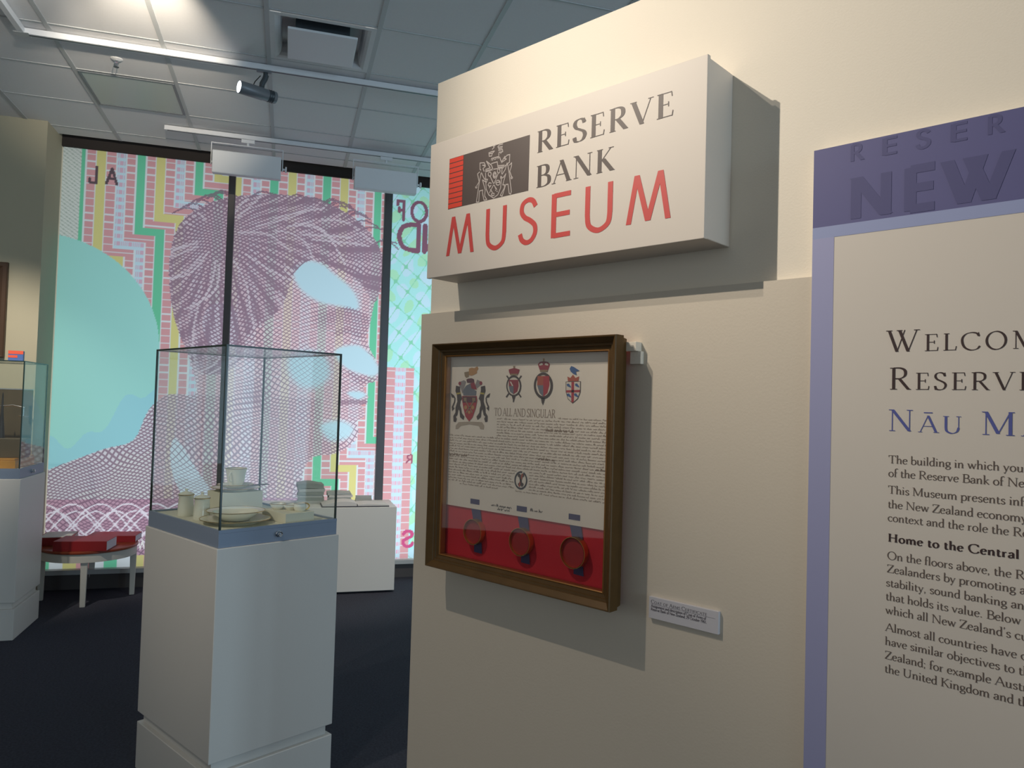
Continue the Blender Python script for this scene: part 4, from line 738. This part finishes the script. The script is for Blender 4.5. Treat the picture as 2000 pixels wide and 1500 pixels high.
# china in the case beside the partition
DZ = 1.0955
def china(name, prof, loc, label, cat, rim=None, group=None, n=44):
    o = MB().lathe(prof, n=n).build(name, 'china'); o.location = loc; tag(o, label, cat, group)
    if rim:
        r, h, w = rim; MB().lathe([(r - w, h - .0004), (r - w * .4, h + .0009), (r + .0006, h + .0004), (r + .0004, h - .0014)], n=n).build('gold_rim', 'gold', o)
    return o
blk = MB().box(-.075, .075, -.095, .095, 0, .084).build('display_block', 'deck', None, .001); blk.location = (-3.245, 1.645, DZ); tag(blk, 'tall cream display block under the cup and saucers', 'display block')
blk2 = MB().box(-.095, .095, -.066, .066, 0, .040).build('display_block', 'deck', None, .001); blk2.location = (-2.838, 1.676, DZ); tag(blk2, 'low cream display block under the small gilt dishes', 'display block')
bz = DZ + .084
def plate_prof(R_, h, foot): return [(.0001, .003), (foot, .003), (foot, 0), (foot + .003, 0), (foot + .006, .004), (R_ * .72, .007), (R_ * .80, h * .8), (R_, h), (R_, h + .0018), (R_ * .80, h * .8 + .003), (R_ * .70, .0095), (.0001, .007)]
china('china_plate', plate_prof(.105, .014, .05), (-3.245, 1.645, bz), 'ivory gilt-edged tea plate at the bottom under the cup on the tall block', 'plate', (.105, .0158, .003))
china('saucer', plate_prof(.078, .016, .036), (-3.245, 1.645, bz + .0118), 'ivory saucer directly under the teacup on the tall block', 'saucer', (.078, .0178, .003))
cz = bz + .0118 + .0092
cup = china('teacup', [(.0001, .002), (.024, .002), (.024, 0), (.027, 0), (.028, .004), (.034, .012), (.0385, .030), (.041, .052), (.0445, .070), (.048, .080), (.0468, .0805), (.043, .070), (.0395, .052), (.037, .030), (.032, .013), (.0001, .008)], (-3.245, 1.645, cz), 'ivory teacup with gold rim standing on the tall display block', 'cup', (.048, .0805, .003))
ha = [(.038 * math.cos(-1.0) + .020 * math.sin(a) * math.cos(-1.0) , .038 * math.sin(-1.0) + .020 * math.sin(a) * math.sin(-1.0), .044 + .021 * math.cos(a)) for a in [math.pi * i / 12 for i in range(13)]]
MB().tube(ha, .0032, 8).build('handle', 'china', cup)
sp = MB().tube([(.0, 0, .002), (.04, .006, .004), (.075, .012, .009), (.094, .016, .010)], .0028, 8).lathe([(.0001, -.001), (.006, 0), (.008, .0012), (.006, .0024), (.0001, .003)], (.098, .0165, .009), 14)
sp = sp.build('teaspoon', 'cover_dark'); sp.location = (-3.235, 1.70, bz + .0205); sp.rotation_euler = (0, 0, R(25)); tag(sp, 'small dark teaspoon lying across the saucer edge', 'spoon')
pot = [(.0001, 0), (.033, 0), (.034, .003), (.033, .010), (.031, .050), (.029, .078), (.031, .086), (.033, .089), (.031, .0905), (.026, .0915)]
for loc, lb in (((-3.178, 1.392, DZ), 'ivory lidded china pot nearer the far glass corner of the case'), ((-3.035, 1.396, DZ), 'ivory lidded china pot close to the gilt plates')):
    p = china('china_pot', pot, loc, lb, 'pot', (.033, .0895, .003), 'lidded china pots in the case')
    MB().lathe([(.030, .0915), (.029, .0945), (.018, .100), (.006, .1025), (.0045, .106), (.007, .110), (.0055, .1135), (.0001, .1145)]).build('lid', 'china', p)
    a0 = 2.2 if loc[0] < -3.1 else 2.5
    MB().tube([((.032 + .016 * math.sin(a)) * math.cos(a0), (.032 + .016 * math.sin(a)) * math.sin(a0), .045 + .028 * math.cos(a)) for a in [math.pi * i / 10 for i in range(11)]], .0028, 8).build('handle', 'china', p)
china('china_plate', plate_prof(.137, .018, .08), (-2.885, 1.468, DZ), 'large ivory dinner plate with gold edge on the case floor', 'plate', (.137, .0198, .003))
china('soup_bowl', [(.0001, .003), (.050, .003), (.050, 0), (.053, 0), (.058, .006), (.085, .024), (.090, .032), (.115, .037), (.115, .0388), (.089, .0345), (.082, .026), (.055, .010), (.0001, .008)], (-2.905, 1.478, DZ + .0096), 'wide ivory soup bowl resting on the large dinner plate', 'bowl', (.115, .0388, .003))
for loc, lb in (((-2.885, 1.655, DZ + .040), 'small gilt-rimmed dish at the left end of the low block'), ((-2.838, 1.690, DZ + .040), 'small gilt-rimmed dish in the middle of the low block')):
    china('china_dish', [(.0001, .002), (.018, .002), (.019, 0), (.021, .002), (.030, .014), (.034, .024), (.0328, .0245), (.028, .014), (.018, .005), (.0001, .005)], loc, lb, 'dish', (.034, .0243, .003), 'small gilt dishes on the low block')
jug = china('cream_jug', [(.0001, .001), (.016, .001), (.018, 0), (.022, .004), (.026, .014), (.024, .026), (.027, .033), (.0258, .0335), (.0225, .026), (.022, .012), (.0001, .005)], (-2.785, 1.700, DZ + .040), 'small cream jug with dark-lined handle at the right end of the low block', 'jug', (.027, .0332, .003))
MB().tube([(.022 * .3 + 0, .022 + .018 * math.sin(a), .018 + .013 * math.cos(a)) for a in [math.pi * i / 10 for i in range(11)]], .0028, 8).build('handle', 'gold', jug)

# antique instrument in the far-left case
def room_thing(mb, name, mats, s, n, z, label, cat, rot=0.0, bevel=0.0, group=None):
    o = mb.build(name, mats, None, bevel); o.location = rm(s, n, z); o.rotation_euler = (0, 0, ROOM_ROT + rot); return tag(o, label, cat, group)
room_thing(MB().box(-.27, .29, -.19, .20, 0, .052).box(-.265, .283, -.182, .20, .052, .064), 'wooden_stand', 'wood', -1.975, 5.82, 1.0955, 'golden wooden stand on the floor of the far-left case', 'wooden stand', bevel=.002)
bb = room_thing(MB().box(-.25, .27, -.008, .008, 0, .455), 'backing_board', 'dark_wood', -1.975, 5.99, 1.1597, 'dark brown board standing behind the instrument in the far-left case', 'board', bevel=.001)
MB().box(-.25, .27, -.010, .010, .455, .462).build('metal_edge', 'silver', bb)
o = empty('antique_scale', rm(-1.785, 5.76, 1.0955 + .0642), ROOM_ROT, 'dark antique instrument with bright metal pans on the wooden stand', 'scale')
MB().box(-.09, .13, -.05, .05, 0, .13).build('case', 'dark_wood', o, .004)
MB().lathe([(.022, .13), (.016, .20), (.008, .30), (.004, .42), (.0001, .44)], (-.03, 0, 0), 20).build('pillar', 'black', o)
MB().tube([(-.10, 0, .335), (.03, 0, .35), (.10, 0, .335)], .004, 8).build('beam', 'silver', o)
for x, z in ((-.095, .27), (.095, .27)):
    p = MB().lathe([(.0001, 0), (.025, .003), (.034, .009), (.035, .010), (.025, .005), (.0001, .002)], (x, 0, z), 24).build('pan', 'silver', o)
    MB().tube([(x, 0, z + .004), (x, 0, .335)], .0015, 6).build('hanger', 'silver', p)
cb = empty('coin_box', rm(-1.712, 5.64, 1.8032), ROOM_ROT + R(6), 'small orange and blue box on top of the far-left case', 'box')
MB().box(-.042, .042, -.02, .02, 0, .066).build('carton', 'box_blue', cb, .001)
MB().box(-.042, .042, -.0212, -.0202, .044, .066).box(-.042, .010, -.0212, -.0202, .020, .036).build('orange_print', 'box_orange', cb)

# ------------------------------------------------------------------ round table with books
tx, ty = -6.454, 2.076; TH = .42; TR = .35
tab = empty('round_table', (tx, ty, 0), R(-23), 'low round table with red-brown top and white legs under the window', 'table')
MB().lathe([(.0001, TH - .022), (TR - .008, TH - .022), (TR, TH - .016), (TR, TH - .005), (TR - .006, TH), (.0001, TH)], n=72).build('table_top', 'table_top', tab)
MB().lathe([(TR - .030, TH - .085), (TR - .012, TH - .085), (TR - .012, TH - .022), (TR - .030, TH - .022), (TR - .030, TH - .085)], n=72).build('apron', 'table_white', tab)
for k in range(4):
    a = math.pi / 2 * k; l = MB().box(-.024, .024, -.024, .024, 0, TH - .03, 0, .006).build('leg', 'table_white', tab, .003)
    l.location = (.300 * math.cos(a), .315 * math.sin(a), 0); l.rotation_euler = (0, 0, a)
def book(name, w, d, h, cover, pages, loc, rz, label, cat, group=None):
    """hard-backed book lying flat: spine along -y"""
    b = MB().box(-w / 2, w / 2, -d / 2, d / 2, 0, .003).box(-w / 2, w / 2, -d / 2, d / 2, h - .003, h).box(-w / 2, w / 2, -d / 2, -d / 2 + .004, .003, h - .003).build(name, cover, None, .0008)
    b.location = loc; b.rotation_euler = (0, 0, rz); tag(b, label, cat, group)
    MB().box(-w / 2 + .004, w / 2 - .004, -d / 2 + .004, d / 2 - .004, .003, h - .003).build('pages', pages, b)
    return b
def tpos(s, n): p = rm(s, n); return (p.x, p.y, TH + .0003)
tcs, tcn = -1.447, 6.624
book('book', .37, .24, .074, 'book_red', 'pages', tpos(tcs + .02, tcn - .20), ROOM_ROT - R(6), 'thick dark red book at the front of the round table', 'book')
book('book', .36, .21, .052, 'book_red', 'pages', tpos(tcs + .155, tcn + .13), ROOM_ROT - R(4), 'dark red book lying behind at the window side of the round table', 'book')
bk = book('book', .23, .28, .060, 'book_red', 'booklet2', tpos(tcs - .235, tcn + .085), ROOM_ROT + R(4), 'red book under a white leaflet at the far side of the round table', 'book')
lf = MB().box(-.105, .105, -.13, .13, 0, .004).build('leaflet', 'booklet2'); p = tpos(tcs - .235, tcn + .085); lf.location = (p[0], p[1], TH + .0602); lf.rotation_euler = (0, 0, ROOM_ROT + R(2)); tag(lf, 'white leaflet lying on the red book on the round table', 'leaflet')

# ------------------------------------------------------------------ reading stand with booklets
st = empty('reading_stand', rm(.365, 6.605), ROOM_ROT, 'plain white box stand carrying booklets in front of the window', 'stand')
MB().box(-.565, .565, -.242, .242, .018, .7185).build('body', 'plinth', st, .003)
MB().box(-.50, .50, -.19, .19, 0, .018).build('recessed_foot', 'black', st)
SZ = .7188
def booklet(w, d, h, bow, mats=('booklet',)):
    mb = MB(); n = 10; vs = []
    for i in range(n + 1):
        x = -w / 2 + w * i / n; up = bow * math.sin(math.pi * min(1, i / n * 1.15)) if bow else 0
        for y in (-d / 2, d / 2):
            vs += [(x, y, up * .35), (x, y, h + up)]
    fs = []
    for i in range(n):
        a, b = 4 * i, 4 * (i + 1)
        fs += [(a, b, b + 2, a + 2), (a + 1, a + 3, b + 3, b + 1), (a, a + 1, b + 1, b), (a + 2, b + 2, b + 3, a + 3)]
    fs += [(0, 2, 3, 1), (4 * n, 4 * n + 1, 4 * n + 3, 4 * n + 2)]
    return mb.add(vs, fs)
def pile(s, n, hs, w, d, mat_, grp, labels, bow=0.0, tone=None):
    z = SZ
    for i, h in enumerate(hs):
        o = booklet(w, d, h, bow if i == len(hs) - 1 else 0).build('booklet', mat_ if i % 2 == 0 else tone or mat_)
        o.location = rm(s + random.uniform(-.006, .006), n + random.uniform(-.006, .006), z); o.rotation_euler = (0, 0, ROOM_ROT + R(random.uniform(-5, 5)))
        tag(o, labels[i], 'booklet', grp); z += h + .0006
    return z
order = ['lowest', 'second from the bottom', 'third from the bottom', 'fourth from the bottom', 'fifth from the bottom', 'top']
pile(.228, 6.725, [.024, .026, .022, .024, .026, .036], .215, .21, 'booklet', 'tall pile of booklets', [f'grey booklet, {w} in the tall pile on the reading stand' for w in order], .016, 'booklet3')
pile(.475, 6.72, [.026, .024, .018, .016], .20, .20, 'booklet2', 'low pile of booklets', [f'pale booklet, {w} in the low pile behind the open book' for w in ('lowest', 'second from the bottom', 'third from the bottom', 'top')], .006, 'booklet')
pile(.69, 6.80, [.020, .022], .14, .07, 'booklet', 'small pair of booklets', [f'small grey booklet, {w} of the pair right of the low pile' for w in ('lower', 'upper')])
ob = empty('open_book', rm(.60, 6.49, SZ), ROOM_ROT + R(1), 'open book with white pages at the front of the reading stand', 'book')
MB().box(-.29, .265, -.118, .115, 0, .008).build('cover', 'cover_dark', ob)
for sgn, w, nm in ((-1, .28, 'left'), (1, .255, 'right')):
    mb = MB(); vs = []; n = 12
    for i in range(n + 1):
        t = i / n; x = sgn * (.004 + w * t); h = .006 + (.040 if sgn < 0 else .012) * math.sin(math.pi * min(1, .08 + t * .92)) ** .7 * (1 - t * .5)
        vs += [(x, -.112, .0082), (x, .112, .0082), (x, -.112, .0082 + h), (x, .112, .0082 + h)]
    fs = []
    for i in range(n):
        a, b = 4 * i, 4 * i + 4; fs += [(a, b, b + 1, a + 1), (a + 2, a + 3, b + 3, b + 2), (a, a + 2, b + 2, b), (a + 1, b + 1, b + 3, a + 3)]
    fs += [(0, 1, 3, 2), (4 * n, 4 * n + 2, 4 * n + 3, 4 * n + 1)]
    mb.add(vs, fs).build('page_block', 'booklet2', ob)

# ------------------------------------------------------------------ picture on the left wall
pf = empty('framed_picture', rm(-2.43, 6.52, 1.855), ROOM_ROT, 'dark wood framed picture on the wall at the far left', 'picture')
frame_mesh(-.375, .375, 0, .722, [(.004, 0), (0, -.004), (0, -.032), (.006, -.038), (.030, -.036), (.062, -.022), (.068, -.022), (.068, -.004)]).build('moulding', 'picture_frame', pf)
MB().box(-.31, .31, -.008, -.002, .06, .66).build('canvas', 'canvas', pf)

# ------------------------------------------------------------------ ceiling fittings
def room_empty(name, s, n, z, label, cat, group=None, rot=0.0): return empty(name, rm(s, n, z), ROOM_ROT + rot, label, cat, group)
tr = room_empty('lighting_track', 0, 4.89, 0, 'pale lighting track with a corner nearest the viewer under the ceiling', 'lighting track')
MB().box(-1.552, 4.5, -.017, .017, 3.660, 3.695).box(-1.552, -1.518, -3.2, -.017, 3.660, 3.695).build('rail', 'white_metal', tr, .002)
MB().box(-1.50, 4.5, -.006, .006, 3.6585, 3.6605).build('conductor_slot', 'dark_metal', tr)
MB().box(-1.575, -1.495, -.03, .03, 3.6588, 3.662).build('corner_joint', 'grid', tr, .002)
tr2 = room_empty('lighting_track', 1.5, 6.262, 0, 'lighting track close to the window carrying two white floodlights', 'lighting track')
MB().box(-2.48, 3.0, -.017, .017, 3.660, 3.695).build('rail', 'white_metal', tr2, .002)
MB().box(-2.46, 3.0, -.006, .006, 3.6585, 3.6605).build('conductor_slot', 'dark_metal', tr2)
# track spotlight
sl = room_empty('track_spotlight', -.20, 4.89, 3.66, 'dark cylindrical spotlight with lit lens hanging from the track', 'spotlight')
MB().box(-.055, .035, -.013, .013, -.012, -.0015).build('track_adaptor', 'grey_metal', sl, .002)
MB().tube([(0, 0, -.012), (0, 0, -.03)], .014, 12).tube([(.004, 0, -.028), (-.004, 0, -.055), (-.018, 0, -.085), (-.022, 0, -.125)], .017, 12).build('arm', 'dark_metal', sl)
MB().tube([(-.030, .012, -.03), (-.062, .018, -.07), (-.075, .016, -.105)], .003, 6).build('cable', 'black', sl)
A = Vector((.065, .035, -.150)); B = Vector((-.150, -.065, -.150)); ax = (B - A); Ln = ax.length
def along(o):
    o.rotation_euler = ax.to_track_quat('Z', 'Y').to_euler(); o.location = A; return o
along(MB().lathe([(.0001, 0), (.034, 0), (.037, .006), (.037, .085), (.039, .088), (.039, Ln - .004), (.036, Ln), (.035, Ln - .012), (.0001, Ln - .012)], n=36).build('lamp_body', 'grey_metal', sl))
along(MB().lathe([(.0372, .020), (.0392, .022), (.0372, .026), (.0372, .034), (.0392, .036), (.0372, .040), (.0372, .048), (.0392, .050), (.0372, .054)], n=36).build('cooling_ring', 'dark_metal', sl))
along(MB().lathe([(.0345, Ln - .007), (.024, Ln - .002), (.0001, Ln + .001)], n=30).build('lens', 'lens', sl))
# two wide floodlights near the window
def floodlight(s, label, tilt):
    f = room_empty('floodlight', s, 6.262, 3.66, label, 'floodlight', 'white floodlights on the window track')
    MB().box(-.05, .05, -.016, .016, -.030, -.0015).build('track_adaptor', 'white_metal', f, .002)
    MB().tube([(0, 0, -.028), (0, 0, -.052)], .010, 10).box(-.272, .272, -.010, .010, -.056, -.050).box(-.272, -.266, -.010, .010, -.225, -.056).box(.266, .272, -.010, .010, -.225, -.056).build('yoke', 'white_metal', f)
    b = MB().box(-.258, .258, -.045, .045, -.088, .088).build('housing', 'white_metal', f, .006); b.location = (0, 0, -.205); b.rotation_euler = (R(tilt), 0, 0)
    MB().box(-.245, .245, .045, .047, -.075, .075).build('lamp_glass', 'diffuser', b)
    for sg in (-1, 1):
        MB().lathe([(.0001, 0), (.008, 0), (.008, .018), (.024, .018), (.024, .030), (.0001, .030)], (0, 0, 0), 14, 0, 'x').build('pivot_knob', 'white_metal', f).location = (.272 if sg > 0 else -.272, 0, -.205)
        f.children[-1].scale = (sg, 1, 1)
    return f
floodlight(-.368, 'white wide floodlight on a yoke, nearer the picture wall', 6)
floodlight(.728, 'white wide floodlight on a yoke, nearer the museum sign', 4)
# air diffuser
df = room_empty('air_diffuser', .122, 4.48, CZ, 'square white air diffuser plate hanging in its ceiling tile', 'air diffuser')
mb = MB(); ring = [(.290, -.0052), (.262, -.0052), (.245, .002), (.232, .018), (.226, .045), (.226, .078)]; vs = []; fs = []
for h, z in ring: vs += [(-h, -h, z), (h, -h, z), (h, h, z), (-h, h, z)]
for i in range(len(ring) - 1):
    for k in range(4): fs.append((i * 4 + k, i * 4 + 4 + k, i * 4 + 4 + (k + 1) % 4, i * 4 + (k + 1) % 4))
k = 4 * (len(ring) - 1); fs.append((k + 3, k + 2, k + 1, k))
mb.add(vs, fs).build('tile_panel', 'ceiling', df)
MB().box(-.150, .150, -.150, .150, -.022, .078).build('neck', 'dark_metal', df)
MB().box(-.192, .192, -.192, .192, -.036, -.022).build('plate', 'white_metal', df, .003)
# sprinkler
spk = room_empty('sprinkler', -1.095, 5.14, CZ, 'small ceiling sprinkler near the track corner', 'sprinkler')
MB().lathe([(.0001, -.010), (.018, -.010), (.034, -.004), (.036, 0), (.0001, 0)], n=28).build('escutcheon', 'white_metal', spk)
MB().lathe([(.010, -.010), (.010, -.022), (.0001, -.022)], n=16).tube([(-.009, 0, -.020), (-.011, 0, -.036), (-.003, 0, -.050)], .0022, 6).tube([(.009, 0, -.020), (.011, 0, -.036), (.003, 0, -.050)], .0022, 6).build('frame_arms', 'chrome', spk)
MB().lathe([(.0001, -.050), (.016, -.051), (.016, -.053), (.0001, -.053)], n=18).build('deflector', 'dark_metal', spk)
# ceiling light panel, switched off
lp = room_empty('ceiling_light_panel', -1.0845, 5.682, CZ, 'unlit square light panel set in the ceiling grid', 'ceiling light')
mb = MB(); a, b = .288, .272
mb.box(-a, a, -a, -b, -.012, -.0052).box(-a, a, b, a, -.012, -.0052).box(-a, -b, -b, b, -.012, -.0052).box(b, a, -b, b, -.012, -.0052)
mb.build('rim', 'grey_metal', lp, .001)
MB().box(-b, b, -b, b, -.009, -.0052).build('diffuser', 'diffuser', lp)
